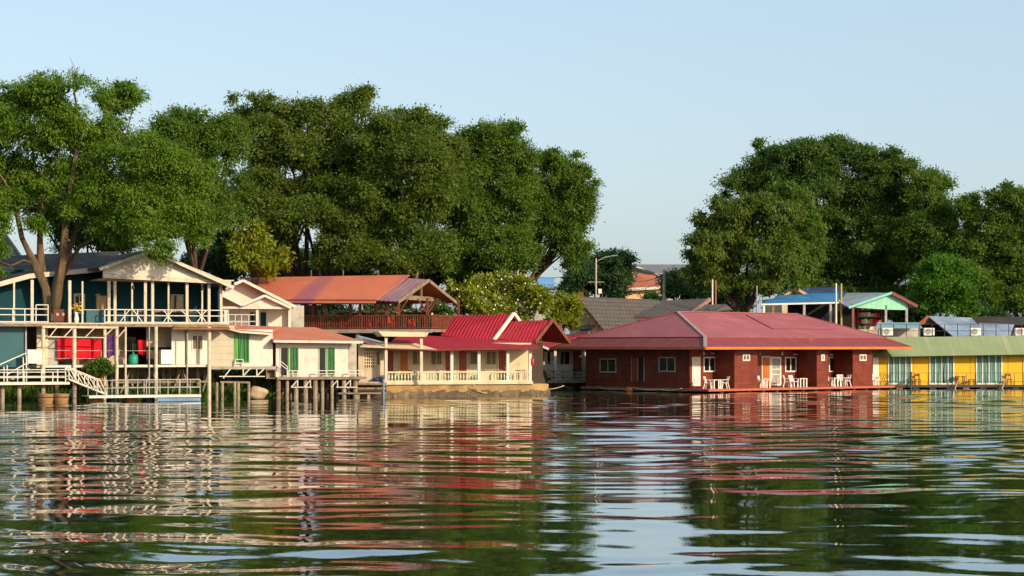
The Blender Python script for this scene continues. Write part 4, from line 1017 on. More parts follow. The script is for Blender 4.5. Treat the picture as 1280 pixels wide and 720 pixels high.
# openings in the recessed wall
for px0, px1, t_, b_, fm, gm, ml in ((879, 894, 446, 465, 'plastic', 'glass', 1), (981, 995, 446, 465, 'plastic', 'glass', 1), (1035.6, 1043, 446, 465, 'plastic', 'glass', 0)):
    RH.window(h, px0, px1, t_, b_, DW, fm, gm, ml, fw=.1)
for px0, px1, t_, b_, gm in ((864.8, 875, 446, 482.5, 'gate'), (963, 976, 446, 482, 'greymetal'), (1090.8, 1097.5, 446, 482, 'gate')):
    o = RH.window(h, px0, px1, t_, b_, DW, 'plastic', gm, 0, name='screen_door', fw=.12, pane='mesh_panel')
    X0, X1 = RH.X(px0, DW), RH.X(px1, DW); mb = MB()
    for z in (.9, 1.3): mb.box(X0 + .1, X1 - .1, DW - .07, DW - .03, zf + z, zf + z + .06)
    mb.bar((X0 + .1, DW - .05, zf + .9), ((X0 + X1) / 2, DW - .05, zf + .2), .04).bar((X1 - .1, DW - .05, zf + .9), ((X0 + X1) / 2, DW - .05, zf + .2), .04)
    part('cross_bars', mb, 'plastic', o)
RH.door(h, 952.5, 961.5, 446.5, 483, DW, 'ochredoor', 'plastic')
for a, b in ((928, 937), (1026, 1030.5), (1074, 1082.5)): RH.window(h, a, b, 443, 451, 0, 'plastic', 'shutter', 1, fw=.08)
for a, b, t_, c in ((888.5, 895.5, 441.5, 472), (992, 999.5, 443, 472), (1037, 1044.2, 443.5, 472)):
    d = DW - .05; part('conduit', MB().tube([RH.P(a, t_, d), RH.P(b - .8, t_, d), RH.P(b, t_ + 1.2, d), RH.P(b, c, d)], .045, 6), 'plastic', h)
for px in (879.5, 949.3, 977.7):
    p = RH.P(px, 442.3, DW - .12); part('porch_bulb', MB().lathe((p[0], p[1], p[2] - .12), [(.02, 0), (.08, .08), (.09, .16), (.05, .25), (.05, .32)], 8), 'plastic', h, smooth=True)
# the flank facing upstream
FL = Fr(732, RH.dist(0, WD_), -50); FL.o = RH.W(0, WD_)[:2]
def flank(o): o.location = (0, WD_, 0); o.rotation_euler = (0, 0, -math.pi / 2); return o
for a, b, t_, c in ((750, 770.5, 448, 465.8), (823.8, 844.5, 446, 464.8)): flank(FL.window(h, a, b, t_, c, 0, 'greywall', 'glass', 1, fw=.09))
mb = MB(); FL.rect(mb, 790.5, 804.5, 446.5, 476.5, -.02, .1); o = flank(part('doorway', mb, 'dark', h))
mb = MB(); FL.rect(mb, 790, 797, 447, 476.5, -.07, .05); d_ = flank(part('door', mb, 'darkred', h))
mb = MB().bar(FL.P(789.4, 447, -.05), FL.P(789.4, 477, -.05), .06).bar(FL.P(797.3, 447, -.08), FL.P(797.3, 477, -.08), .05).bar(FL.P(805, 447, -.05), FL.P(805, 477, -.05), .06); flank(part('door_frame', mb, 'tan', h))
mb = MB(); FL.rect(mb, 733, 862, 474.2, 475.4, -.03, .05); flank(part('wall_batten', mb, 'redwall', h))
# roof
x0, x1, y0, y1 = -1.45, xR, -1.0, 15.7
ins = 1.55; zb = 4.02
R1, R2 = (4.2, 7.5, 5.95), (RH.X(996, 7.5), 7.5, 5.93)
a, b, c, d = (x0, y0, ze), (x1, y0, ze), (x1, y1, ze), (x0, y1, ze)
ai, bi, ci, di = (x0 + ins, y0 + ins, zb), (x1 - ins, y0 + ins, zb), (x1 - ins, y1 - ins, zb), (x0 + ins, y1 - ins, zb)
for q in ((a, b, bi, ai), (b, c, ci, bi), (c, d, di, ci), (d, a, ai, di)): roof('lower_roof', 'maroon', h, q, .06)
up = lambda p: (p[0], p[1], p[2] + .02)
ai2, bi2, ci2, di2 = [(p[0] + s * .12, p[1] + e * .12, p[2] + .0) for p, s, e in ((ai, -1, -1), (bi, 1, -1), (ci, 1, 1), (di, -1, 1))]
for q in ((ai2, bi2, R2, R1), (bi2, ci2, R2), (ci2, di2, R1, R2), (di2, ai2, R1)): roof('upper_roof', 'pinkroof', h, [up(p) for p in q], .06)
mb = MB()
mb.box(x0, x1, y0 - .06, y0, ze - .16, ze + .03); mb.box(x0 - .06, x0, y0, y1, ze - .16, ze + .03); mb.box(x0, x1, y1, y1 + .06, ze - .16, ze + .03); mb.box(x1, x1 + .06, y0, y1, ze - .16, ze + .03)
part('fascia', mb, 'fascia', h)
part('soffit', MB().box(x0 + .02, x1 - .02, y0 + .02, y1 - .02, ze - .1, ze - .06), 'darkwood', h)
part('hip_cap', MB().bar(up(a), up(ai2), .26, .06).bar(up(ai2), up(up(R1)), .26, .06), mat('grey_ridge_cap', (.36, .24, .22), .5, .2, 1.5), h)
part('hip_cap', MB().bar(up(up(R1)), up(up(R2)), .3, .06).bar(up(b), up(bi2), .24, .05).bar(up(bi2), up(up(R2)), .24, .05).bar(up(d), up(di2), .24, .05).bar(up(di2), up(up(R1)), .24, .05), 'pinkroof', h)
def on_front(x, f):
    y = ai2[1] + (7.5 - ai2[1]) * f; return (x, y, zb + (R1[2] - zb) * f + .05)
mb = MB().bar(on_front(RH.X(930, 7), .9), on_front(RH.X(962, 3), .32), .09, .03).bar(on_front(RH.X(962, 3), .32), on_front(RH.X(1040, 3), .32), .05, .03)
part('sheet_joint', mb, 'maroon', h)
# life jackets / buoy tied along the raft edge, mooring line
o = part('orange_buoy', MB().blob((0, 0, 0), (.3, .26, .24), 2, 7, .08), mat('buoy_orange', (.55, .17, .06), .6, .2, 3), None, smooth=True); o.location = RH.W(-.75, 7.6, .12); tag(o, 'faded orange float tied at the raft edge below the dark doorway', 'buoy')
rope('slack pale rope along the left edge of the red raft', [RH.W(-.5, 11.5, .3), RH.W(-.7, 8.5, .15), RH.W(-.7, 7.2, .3), RH.W(-.5, 4.5, .2), RH.W(-.4, 2.4, .3)], .12, .035)
# white chairs and tables on its porches
c0 = None
for px, d, rz, lab in ((885.5, .5, 1.3, 'white plastic chair by the left porch window, facing the small table'), (905.5, .3, -1.2, 'white plastic chair in the left porch against the first red wall bay'),
                       (951, .7, 1.0, 'white plastic chair in front of the orange door'), (984.5, .5, 1.4, 'white plastic chair left of a pair under the middle porch window'), (992, .25, .9, 'white plastic chair right of a pair under the middle porch window'),
                       (1038.5, .2, 1.2, 'white plastic chair half hidden by the narrow red wall bay'), (1057.5, .1, -1.0, 'white plastic chair in the third porch facing left'), (1051, .7, .2, 'white plastic chair between the two small tables of the third porch'), (1093.5, .7, .8, 'white plastic chair at the far right end of the red raft')):
    loc = lpos(RH, px, d, zf); r = RH.a - .82 + rz
    if c0 is None: c0 = armchair('plastic', lab, loc, r, 'white chairs on the raft porches')
    else: dup(c0, loc, r, lab, 'white chairs on the raft porches')
t0 = None
for px, d, lab in ((895.5, .35, 'small white table between the two chairs of the left porch'), (956.5, .35, 'small white table beside the chair at the orange door'), (1002.5, .3, 'square white table at the right of the middle porch'), (1045, .1, 'small white table behind the narrow wall bay in the third porch')):
    loc = lpos(RH, px, d, zf)
    if t0 is None:
        t0 = thing('plastic_table', lab, 'table', loc, .2, 'white tables on the raft porches')
        part('tabletop', MB().box(-.3, .3, -.3, .3, .62, .67), 'plastic', t0)
        for sx in (-.25, .25):
            for sy in (-.25, .25): part('leg', MB().box(sx - .04, sx + .04, sy - .04, sy + .04, 0, .62), 'plastic', t0)
    else: dup(t0, loc, .3, lab)

# ------------------------------------------------------------------ yellow raft house
YH = Fr(1095, 158.5, 5)
h = YH.thing('yellow_raft_house', 'long yellow floating guest house with a green tin parapet and teal curtains', 'raft house')
xl, xr = YH.X(1090), YH.X(1400); zf = YH.Z(1180, 481.3); zt = YH.Z(1180, 444)
part('wall', MB().box(xl, xr, 0, 7, zf, zt + .6), 'yellow', h)
part('floor', MB().box(xl, xr, -1.4, 7, zf - .16, zf), mat('dark_deck', (.06, .055, .05), .8, .3, 2), h)
for i in range(15):
    x = xl + .5 + i * 1.35; part('float', MB().tube([(x, -1.35, -.05), (x, 1.0, -.05)], .27, 10), 'rust' if i % 4 == 1 else 'float', h)
for a, b in ((1109.5, 1139.5), (1161.5, 1192.5), (1219.5, 1252.5), (1279, 1310), (1340, 1370)):
    o = YH.window(h, a, b, 441, 480.5, 0, 'plastic', 'curtain', 3, name='glazed_door', fw=.09, pane='curtain', proud=.08)
    if a in (1161.5, 1340): part('curtain_gap', MB().prism([YH.P(a + 15.6, 445, -.045), YH.P(a + 16.4, 444, -.045), YH.P(a + 19.6, 478.5, -.045), YH.P(a + 16.2, 478.5, -.045)], (0, .015, 0)), 'dark', o)
zb0, zb1 = YH.P(1084, 446, -1.2), YH.P(1402, 441, -1.2)
roof('roof', 'greenroof', h, [zb0, zb1, YH.P(1402, 418, .5), YH.P(1082, 422, .5)], .06)
zr = YH.Z(1180, 420.5, .5)
part('flat_roof', MB().box(xl - .2, xr, .5, 7.2, zr - .25, zr - .03), 'concrete', h)
part('soffit', MB().box(xl - .2, xr, -1.1, .0, zt + .02, zt + .08), 'greenroof', h)
pp = [(YH.X(px, 1.2), 1.2, zr - .03) for px in range(1085, 1400, 16)]
part('roof_railing', rail_mesh(pp, (.48, 1.02), None, .035, .05), 'black', h)
pp = [(YH.X(px, -1.3), -1.3, zf) for px in list(range(1100, 1400, 12))]
mb = rail_mesh(pp, (.98,), None, .03, .03)
for a in (1100,):
    for k in range(4): mb.bar((YH.X(a + 3 * k, -1.3), -1.3, zf), (YH.X(a + 3 * k + 6, -1.3), -1.3, zf + .95), .025).bar((YH.X(a + 3 * k + 6, -1.3), -1.3, zf), (YH.X(a + 3 * k, -1.3), -1.3, zf + .95), .025)
part('deck_railing', mb, 'black', h)
a0 = None
for px, lab in ((1109, 'rooftop air conditioner unit furthest left, beside the blue grey awning'), (1161, 'rooftop air conditioner unit in front of the blue sheet roof'), (1219, 'rooftop air conditioner unit in front of the brown shed'), (1275, 'rooftop air conditioner unit at the right edge of the picture')):
    loc = lpos(YH, px, 2.2, zr - .03)
    if a0 is None:
        a0 = thing('air_conditioner', lab, 'air conditioner', loc, YH.a, 'air conditioners on the green roof')
        part('casing', MB().box(-.42, .42, -.18, .18, .12, .72), 'plastic', a0); part('fan_grille', MB().lathe((0, 0, 0), [(.25, 0), (.25, .03), (.05, .04)], 16), 'greymetal', a0)
        a0.children[-1].rotation_euler = (math.pi / 2, 0, 0); a0.children[-1].location = (-.1, -.18, .42)
        part('foot', MB().box(-.4, -.3, -.2, .2, 0, .12).box(.3, .4, -.2, .2, 0, .12), 'black', a0)
    else: dup(a0, loc, YH.a, lab)
def stool(name, label, px, d, m, back, group):
    t = thing(name, label, 'chair', lpos(YH, px, d, zf), YH.a, group)
    part('seat', MB().box(-.22, .22, -.2, .2, .42, .47), m, t)
    for sx in (-.18, .18):
        for sy in (-.16, .16): part('leg', MB().box(sx - .025, sx + .025, sy - .025, sy + .025, 0, .42), m, t)
    if back: part('backrest', MB().box(-.22, -.17, .16, .2, .47, .92).box(.17, .22, .16, .2, .47, .92).box(-.17, .17, .165, .195, .72, .9), m, t)
table('wooden_table', 'brown wooden table in front of the yellow wall left of the third curtained door', YH, 1200, -.5, zf, .75, .55, .72, 'brownred', 'tables on the yellow raft deck')
stool('wooden_chair', 'brown wooden chair between the table and the third curtained door', 1214.5, -.5, 'brownred', False, 'chairs on the yellow raft deck')
stool('wooden_chair', 'brown wooden chair left of the second curtained door', 1147, -.5, 'brownred', True, 'chairs on the yellow raft deck')
stool('wooden_chair', 'dark chair in front of the right pane of the first curtained door', 1137, -.7, 'black', False, 'chairs on the yellow raft deck')
stool('wooden_chair', 'brown wooden chair right of the third curtained door', 1261, -.5, 'brownred', True, 'chairs on the yellow raft deck')
t = YH.thing('mooring_pole', 'dark green pole standing in the water at the first curtained door', 'pole')
part('pole_shaft', MB().tube([(YH.X(1139, -1.7), -1.7, -1.3), (YH.X(1139, -1.7), -1.7, 1.25)], .06, 8), mat('green_pole', (.02, .12, .06), .5, .2, 2), t)
part('cap', MB().lathe((YH.X(1139, -1.7), -1.7, 1.25), [(.075, 0), (.075, .05), (.02, .08)], 8), 'black', t)
for px, tx, lab in ((1193, 1197.5, 'pale bamboo pole leaning out of the water left of the brown table'), (1252, 1256, 'pale bamboo pole leaning at the right of the third curtained door')):
    o = part('leaning_pole', MB().tube([(0, 0, 0), (.26, .15, .55), (.55, .3, 1.15)], [.05, .045, .04], 7), 'rope'); o.location = lpos(YH, px, -1.9, -.1); tag(o, lab, 'pole', 'bamboo poles at the yellow raft')
# ------------------------------------------------------------------ buildings behind
HA = Fr(726, 164, 35)
h = thing('tiled_house', 'old house with a steep grey tiled roof and pale gable wall behind red roofs', 'house', (*W(738, 400, 166)[:2], 2.4))
B0 = Vector(h.location)
def lw(px, py, Y): return Vector(W(px, py, Y)) - B0
ap, fr_, fl_ = lw(726, 371.5, 163), lw(763, 417, 162), lw(712, 400, 170.5)
bk = Vector((7.0, 9.0, 0))
part('gable', MB().prism([fl_, ap, fr_, (fr_.x, fr_.y, -2), (fl_.x, fl_.y, -2)], (.1, .12, 0)), 'cream', h)
part('timber', MB().bar(lw(726, 376, 162.8), lw(726, 425, 162.8), .1).bar(lw(713, 397, 166.8), lw(745, 397.5, 162.2), .1), 'darkwood', h)
ov = Vector((-.35, -.45, .05))
roof('roof', 'greytile', h, [fr_ + ov, fr_ + bk, ap + bk, ap + ov], .14)
roof('roof', 'greytile', h, [fl_ + bk, fl_ + ov, ap + ov, ap + bk], .14)
part('wall', MB().prism([fr_ + Vector((.2, .3, 0)), fr_ + bk * .95, fr_ + bk * .95 + Vector((-.3, .3, 0)), fr_ + Vector((-.1, .6, 0))], (0, 0, -6)), 'greywall', h)
o = part('chimney', MB().box(ap.x - .2, ap.x + .25, ap.y + .6, ap.y + 1.1, ap.z - .3, ap.z + .45), 'brownred', h)
t = thing('satellite_dish', 'dark mesh satellite dish tilted up under the gable of the grey tiled house', 'dish', W(736, 427, 158))
part('reflector', MB().lathe((0, 0, .9), [(.05, 0), (.5, .08), (.7, .2), (.85, .3), (.83, .31), (.68, .22), (.45, .12), (.02, .04)], 20), 'black', t, smooth=True)
t.children[0].rotation_euler = (.2, -.15, 0)
part('mast', MB().tube([(0, 0, -2.5), (0, 0, .95)], .05, 8), 'greymetal', t); part('feed_arm', MB().bar((0, -.3, 1.0), (0, -.75, 1.75), .04), 'black', t)

HB = Fr(752, 166, 12)
h = HB.thing('long_tiled_house', 'long low house with a dark weathered tile roof rising behind the red raft house', 'house')
roof('roof', 'greytile', h, [HB.P(751, 397.5, 0), HB.P(872, 392.5, 0), HB.P(887, 373, 5.5), HB.P(787, 377.5, 5.5)], .16)
roof('roof', 'greytile', h, [HB.P(887, 385, 11), HB.P(787, 390, 11), HB.P(787, 377.5, 5.55), HB.P(887, 373, 5.55)], .16)
roof('roof', 'greytile', h, [HB.P(745, 392, 11), HB.P(751, 397.5, 0), HB.P(787, 377.5, 5.5)], .16)
part('bargeboard', MB().bar(HB.P(866, 391, -.05), HB.P(887, 374.2, 5.5), .25, .3), 'pink', h)
part('wall', MB().box(HB.X(757, 1), HB.X(880, 1), 1.0, 10, 0, HB.Z(800, 399, 1)), 'darkwood', h)
part('eave_trim', MB().bar(HB.P(751, 399, -.02), HB.P(815, 399, -.02), .06, .1), 'maroon', h)
HC = Fr(893, 166, 12)
h = HC.thing('small_tiled_house', 'small dark tiled roof peeping over the red raft roof beside a pair of pale poles', 'house')
roof('roof', 'greytile', h, [HC.P(864, 392, -.5), HC.P(894, 389.5, -3), HC.P(908, 380.5, 2), HC.P(884, 380, 2)], .14)
roof('roof', 'greytile', h, [HC.P(894, 389.5, -3), HC.P(916, 387, 3), HC.P(908, 380.5, 2)], .14)
part('wall', MB().box(HC.X(868, 2.1), HC.X(912, 2.1), 2.1, 6, 0, HC.Z(890, 388, 2.1)), 'darkwood', h)

PH = Fr(793, 232, 8)
h = PH.thing('peach_house', 'distant peach walled house with an orange tiled roof catching the sun', 'house')
part('wall', MB().box(PH.X(770), PH.X(826), 0, 9, 1, PH.Z(810, 361)), 'peach', h)
PH.window(h, 806, 812, 364, 372, 0, 'white', 'glass', 1)
roof('roof', 'orangetile', h, [PH.P(768, 361.5, -.8), PH.P(829, 358.5, -.8), PH.P(829, 345.5, 4.5), PH.P(776, 339, 4.5)], .15)
roof('roof', 'orangetile', h, [PH.P(829, 362, 9.8), PH.P(768, 362, 9.8), PH.P(776, 339, 4.55), PH.P(829, 345.5, 4.55)], .15)
part('fascia', MB().bar(PH.P(768, 362.6, -.85), PH.P(829, 359.6, -.85), .08, .3), 'white', h)
GH = Fr(785, 252, 10)
h = GH.thing('grey_roof_hall', 'big pale building with a wide grey roof, furthest back between the trees', 'building')
part('wall', MB().box(GH.X(780), GH.X(865), 0, 14, 1, GH.Z(830, 346)), 'greywall', h)
part('gable', MB().prism([GH.P(780, 350, -.1), GH.P(782, 331.5, -.1), GH.P(800, 334, -.1), GH.P(824, 345, -.1), GH.P(824, 350, -.1)], (0, .1, 0)), 'white', h)
roof('roof', mat('slate_sheet', (.19, .18, .18), .7, .15, .4, uv=True), h, [GH.P(818, 340.5, -1), GH.P(868, 337, -1), GH.P(866, 330.5, 8), GH.P(783, 330.5, 8)], .2)
roof('roof', M['oldroof'], h, [GH.P(783, 331, -.6), GH.P(818, 341, -1), GH.P(818, 340, 0), GH.P(784, 330, 6)], .2)
part('eave_box', MB().box(GH.X(838), GH.X(866), -1, 0, GH.Z(850, 341), GH.Z(850, 337.8)), 'bluewall', h)
BR = Fr(655, 240, 0)
h = BR.thing('blue_roof_shed', 'distant shed with a light blue roof seen under the hanging tree crown', 'shed')
roof('roof', mat('pale_blue_tin', (.16, .34, .58), .5, .15, .5, uv=True), h, [BR.P(640, 359, 0), BR.P(693, 359, 0), BR.P(693, 347, 6), BR.P(640, 346, 6)], .15)
part('wall', MB().box(BR.X(642), BR.X(691), .6, 10, 1, BR.Z(660, 358.5)), 'greywall', h)
# pale gabled house far left
FG = Fr(-10, 150, 25)
h = FG.thing('pale_gable_house', 'pale grey gabled house behind the left trunk of the feathery tree', 'house')
part('gable', MB().prism([FG.P(-45, 326, 0), FG.P(-45, 318, 0), FG.P(2, 285, 0), FG.P(26, 319, 0), FG.P(26, 326, 0)], (0, .15, 0)), mat('grey_gable', (.36, .38, .40), .8, .15, .8), h)
part('wall', MB().box(FG.X(-40), FG.X(24), .15, 8, 0, FG.Z(-10, 326)), 'greywall', h)
a, b, c = FG.P(-48, 320, -.5), FG.P(2, 283, -.5), FG.P(30, 323, -.5)
roof('roof', 'greytin', h, [a, back(a, 8.5), back(b, 8.5), b], .12); roof('roof', 'greytin', h, [back(c, 8.5), c, b, back(b, 8.5)], .12)

# poles and wires
def pole(label, px, pt, pb, Y, r, arm=None, m='polewood', name='utility_pole', cat='pole', group=None):
    p = W(px, pb, Y); g = terrain(p[0], Y); t = thing(name, label, cat, (p[0], Y, g), 0, group)
    H = W(px, pt, Y)[2] - g
    part('pole_shaft', MB().tube([(0, 0, -.4), (0, 0, H)], [r * 1.25, r * .85], 10), m, t)
    if arm:
        q = Vector(W(arm[0], arm[1], Y)) - Vector((p[0], Y, g)); part('lamp_arm', MB().tube([(0, 0, H - .3), q * .5 + Vector((0, 0, (H - .3) * .5 + .1)), q], .035, 7), 'greymetal', t)
        part('lamp_head', MB().bar(q, q + Vector((.55, 0, .07)), .16, .07), 'greymetal', t)
    return t
t = pole('tall weathered utility pole with a street lamp arm in front of the dark round tree', 745, 323, 372, 176, .08, (764, 320))
part('crossarm', MB().bar((-.7, 0, 7.0), (.7, 0, 7.0), .1), 'wood', t); part('meter_box', MB().box(.2, .5, -.2, .1, 6.0, 6.4), 'plastic', t)
t = pole('pale concrete utility pole in front of the peach house', 830, 337, 376, 184, .14)
part('crossarm', MB().bar((-.8, 0, 7.6), (.8, 0, 7.6), .1), 'wood', t)
pole('pale thin pole left of a close pair above the red raft roof', 890.5, 349, 377, 168, .075, name='thin_pole', m='white'); pole('rust brown thin pole right of a close pair above the red raft roof', 894.5, 350, 377, 168.3, .08, name='thin_pole', m='rust')
pole('grey thin pole in front of the weeping tree, left of the blue roof', 946, 357, 388, 168, .07, name='thin_pole', m='greymetal')
pole('tall white pole in front of the blue roofed hall', 1045, 354, 408, 166, .085, name='thin_pole', m='white'); pole('thin yellow pole rising through the blue roofed hall next to the white pole', 1051.5, 354.5, 378, 172, .09, name='thin_pole', m=mat('yellow_pole', (.5, .38, .06), .6, .2, 2))
for lab, a, b, s in (('upper power line from the lamp pole to the peach house pole', W(745, 333, 176), W(830, 343, 184), 1.0), ('lower power line from the lamp pole to the peach house pole', W(745, 338, 176), W(830, 349, 184), 1.3), ('power line running left from the lamp pole behind the trees', W(640, 340, 168), W(745, 334, 176), .7), ('power line running right from the concrete pole into the weeping tree', W(830, 344, 184), W(900, 348, 180), .8)):
    rope(lab, [a, b], s, .022, 'black', 'power line', 'power_line', 'power lines between the poles')

# blue and mint roofed hall
BH = Fr(955, 171, 10)
h = BH.thing('open_hall', 'open sided hall with blue and grey roofs and a mint green gable', 'hall')
roof('roof', 'bluetin', h, [BH.P(952, 379.8, 0), BH.P(1049, 377.5, 0), BH.P(1048, 365.5, 5), BH.P(974, 369, 5)], .08)
part('fascia', MB().bar(BH.P(952, 380.6, -.05), BH.P(1049, 378.3, -.05), .06, .14), 'white', h)
roof('roof', 'greytin', h, [BH.P(1049.5, 378, 0), BH.P(1062, 384, -2.2), BH.P(1114, 365.8, -2.2), BH.P(1058, 366, 5)], .08)
part('gable', MB().prism([BH.P(1063, 384, -1.9), BH.P(1114.5, 367, -1.9), BH.P(1133, 378, -1.9), BH.P(1133, 387.5, -1.9), BH.P(1108, 387, -1.9)], (0, .1, 0)), 'mintpanel', h)
a, b, c = BH.P(1061, 384.5, -2.3), BH.P(1115, 366, -2.3), BH.P(1147, 383, -2.3)
part('bargeboard', MB().bar(a, b, .06, .2), mat('mint_trim', (.2, .55, .5), .5, .1, 2), h)
part('bargeboard', MB().bar(b, c, .06, .26), 'maroon', h)
roof('roof', 'greytin', h, [back(c, 5), c, b, back(b, 5)], .1)
for px, m in ((954.5, 'white'), (966, 'rust'), (1005, 'greymetal'), (1038, 'greymetal'), (1066, 'brownred'), (1107, 'greymetal'), (1133, 'greymetal')):
    d = -1.8 if px > 1060 else .1
    part('post', MB().box(BH.X(px, d) - .1, BH.X(px, d) + .1, d - .1, d + .1, 1.2, BH.Z(px, 380, d) + (.0 if px < 1100 else -.1)), m, h)
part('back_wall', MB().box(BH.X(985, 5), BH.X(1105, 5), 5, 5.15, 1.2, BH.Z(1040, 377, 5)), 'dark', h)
part('floor', MB().box(BH.X(950, 0), BH.X(1140, 0), -2, 5, 1.4, BH.Z(1040, 412, 0)), 'concrete', h)
part('dark_screen', MB().box(BH.X(1030, 1), BH.X(1048, 1), 1, 1.08, BH.Z(1040, 412, 1), BH.Z(1040, 394, 1)).box(BH.X(1051, 1), BH.X(1070, 1), 1, 1.08, BH.Z(1040, 412, 1), BH.Z(1040, 394, 1)), 'black', h)
zB = BH.Z(1040, 412, 0)
t = thing('shelf_unit', 'shelf unit stacked with red and cream boxes inside the open hall', 'shelves', lpos(BH, 1086, 2.5, zB), BH.a)
part('shelf_frame', MB().box(-1.15, -1.08, -.2, .2, 0, 1.9).box(1.08, 1.15, -.2, .2, 0, 1.9).box(-1.08, 1.08, -.2, .2, .5, .55).box(-1.08, 1.08, -.2, .2, 1.1, 1.15).box(-1.08, 1.08, -.2, .2, 1.7, 1.75), 'brownred', t)
R = random.Random(12)
for lev in range(4):
    x = -1.0
    while x < .85:
        w_ = R.uniform(.16, .3); z = .55 * lev + (.04 if lev else .0) + .02 * lev; hh = R.uniform(.25, .42)
        o = part('storage_box', MB().box(-w_ / 2, w_ / 2, -.15, .15, 0, hh * .82).box(-w_ / 2 - .01, w_ / 2 + .01, -.16, .16, hh * .82, hh), R.choice(('red', 'cream', 'cream', 'plastic', 'orange')))
        o.location = BH.W(BH.X(1086, 2.5) + x + w_ / 2, 2.5, zB + (.0, .555, 1.155, 1.755)[lev]); o.rotation_euler = (0, 0, BH.a)
        tag(o, ('box on the floor under the shelf unit of the open hall', 'box on the lowest shelf of the unit in the open hall', 'box on the middle shelf of the unit in the open hall', 'box on the top shelf of the unit in the open hall')[lev], 'box', ('boxes below the shelves', 'boxes on the lowest shelf', 'boxes on the middle shelf', 'boxes on the top shelf')[lev])
        x += w_ + .04
YG = Fr(980, 186, 5)
h = YG.thing('yellow_gable_house', 'house with a small yellow gable and navy tiled roof behind the blue tin roof', 'house')
part('gable', MB().prism([YG.P(976, 374, -.2), YG.P(980, 371, -.2), YG.P(994.5, 360.5, -.2), YG.P(1010, 370, -.2), YG.P(1014, 374, -.2)], (0, .15, 0)), mat('yellow_gable_paint', (.55, .36, .1), .7, .15, 1), h)
part('bargeboard', MB().bar(YG.P(977, 372.5, -.4), YG.P(994.5, 359.8, -.4), .1, .25).bar(YG.P(994.5, 359.8, -.4), YG.P(1013, 371.5, -.4), .1, .25), 'peach', h)
roof('roof', 'navytin', h, [YG.P(975, 372, 0), YG.P(1062, 372, 0), YG.P(1050, 358.5, 6), YG.P(985, 360, 6)], .12)
part('wall', MB().box(YG.X(978), YG.X(1058), .2, 9, 0, YG.Z(1010, 372)), 'cream', h)

# sheds behind the yellow raft house
SB = Fr(1150, 166, 8)
h = SB.thing('sheet_roof_shed', 'low shed with a tilted blue grey sheet roof behind the green parapet', 'shed')
roof('roof', 'bluegrey', h, [SB.P(1196, 424, -1.5), SB.P(1234, 418, -1.5), SB.P(1214, 397, 4), SB.P(1160, 395, 4)], .08)
roof('roof', 'rust', h, [SB.P(1130, 420, 8), SB.P(1149, 405, 3.5), SB.P(1161, 395.5, 3.9), SB.P(1215, 397, 6)], .08)
part('wall', MB().box(SB.X(1154, 3), SB.X(1215, 3), 4.2, 9, 0, SB.Z(1180, 404, 3)), 'dark', h)
part('bargeboard', MB().bar(SB.P(1149, 405, 3.3), SB.P(1160.5, 395.2, 3.7), .08, .25), 'brownred', h)
SC = Fr(1240, 172, 8)
h = SC.thing('brown_shed', 'dark brown roofed shed with a pale tilted sheet, at the right behind the green parapet', 'shed')
roof('roof', 'oldroof', h, [SC.P(1212, 406, -1), SC.P(1330, 404, -1), SC.P(1330, 396, 4), SC.P(1214, 395.5, 4)], .1)
roof('lower_roof', 'bluegrey', h, [SC.P(1215, 418, -5), SC.P(1262, 421, -5), SC.P(1268, 405, -1.5), SC.P(1224, 404, -1.5)], .08)
part('wall', MB().box(SC.X(1216), SC.X(1326), .2, 5, 0, SC.Z(1260, 405)), 'darkwood', h)
SD = Fr(1096, 164, 8)
h = SD.thing('awning_shed', 'lean-to with a pale blue grey awning below the mint gable', 'shed')
roof('roof', mat('blue_awning', (.22, .36, .42), .5, .2, .5, uv=True), h, [SD.P(1094, 409.5, -.5), SD.P(1153, 409.5, -.5), SD.P(1148, 403, 2), SD.P(1097, 403, 2)], .06)
part('wall', MB().box(SD.X(1098, 2), SD.X(1150, 2), 2, 2.2, 0, SD.Z(1120, 404, 2)), 'greywall', h)
for px in (1099, 1149): part('post', MB().box(SD.X(px, -.3) - .05, SD.X(px, -.3) + .05, -.35, -.25, .5, SD.Z(px, 409.5, -.3)), 'greymetal', h)

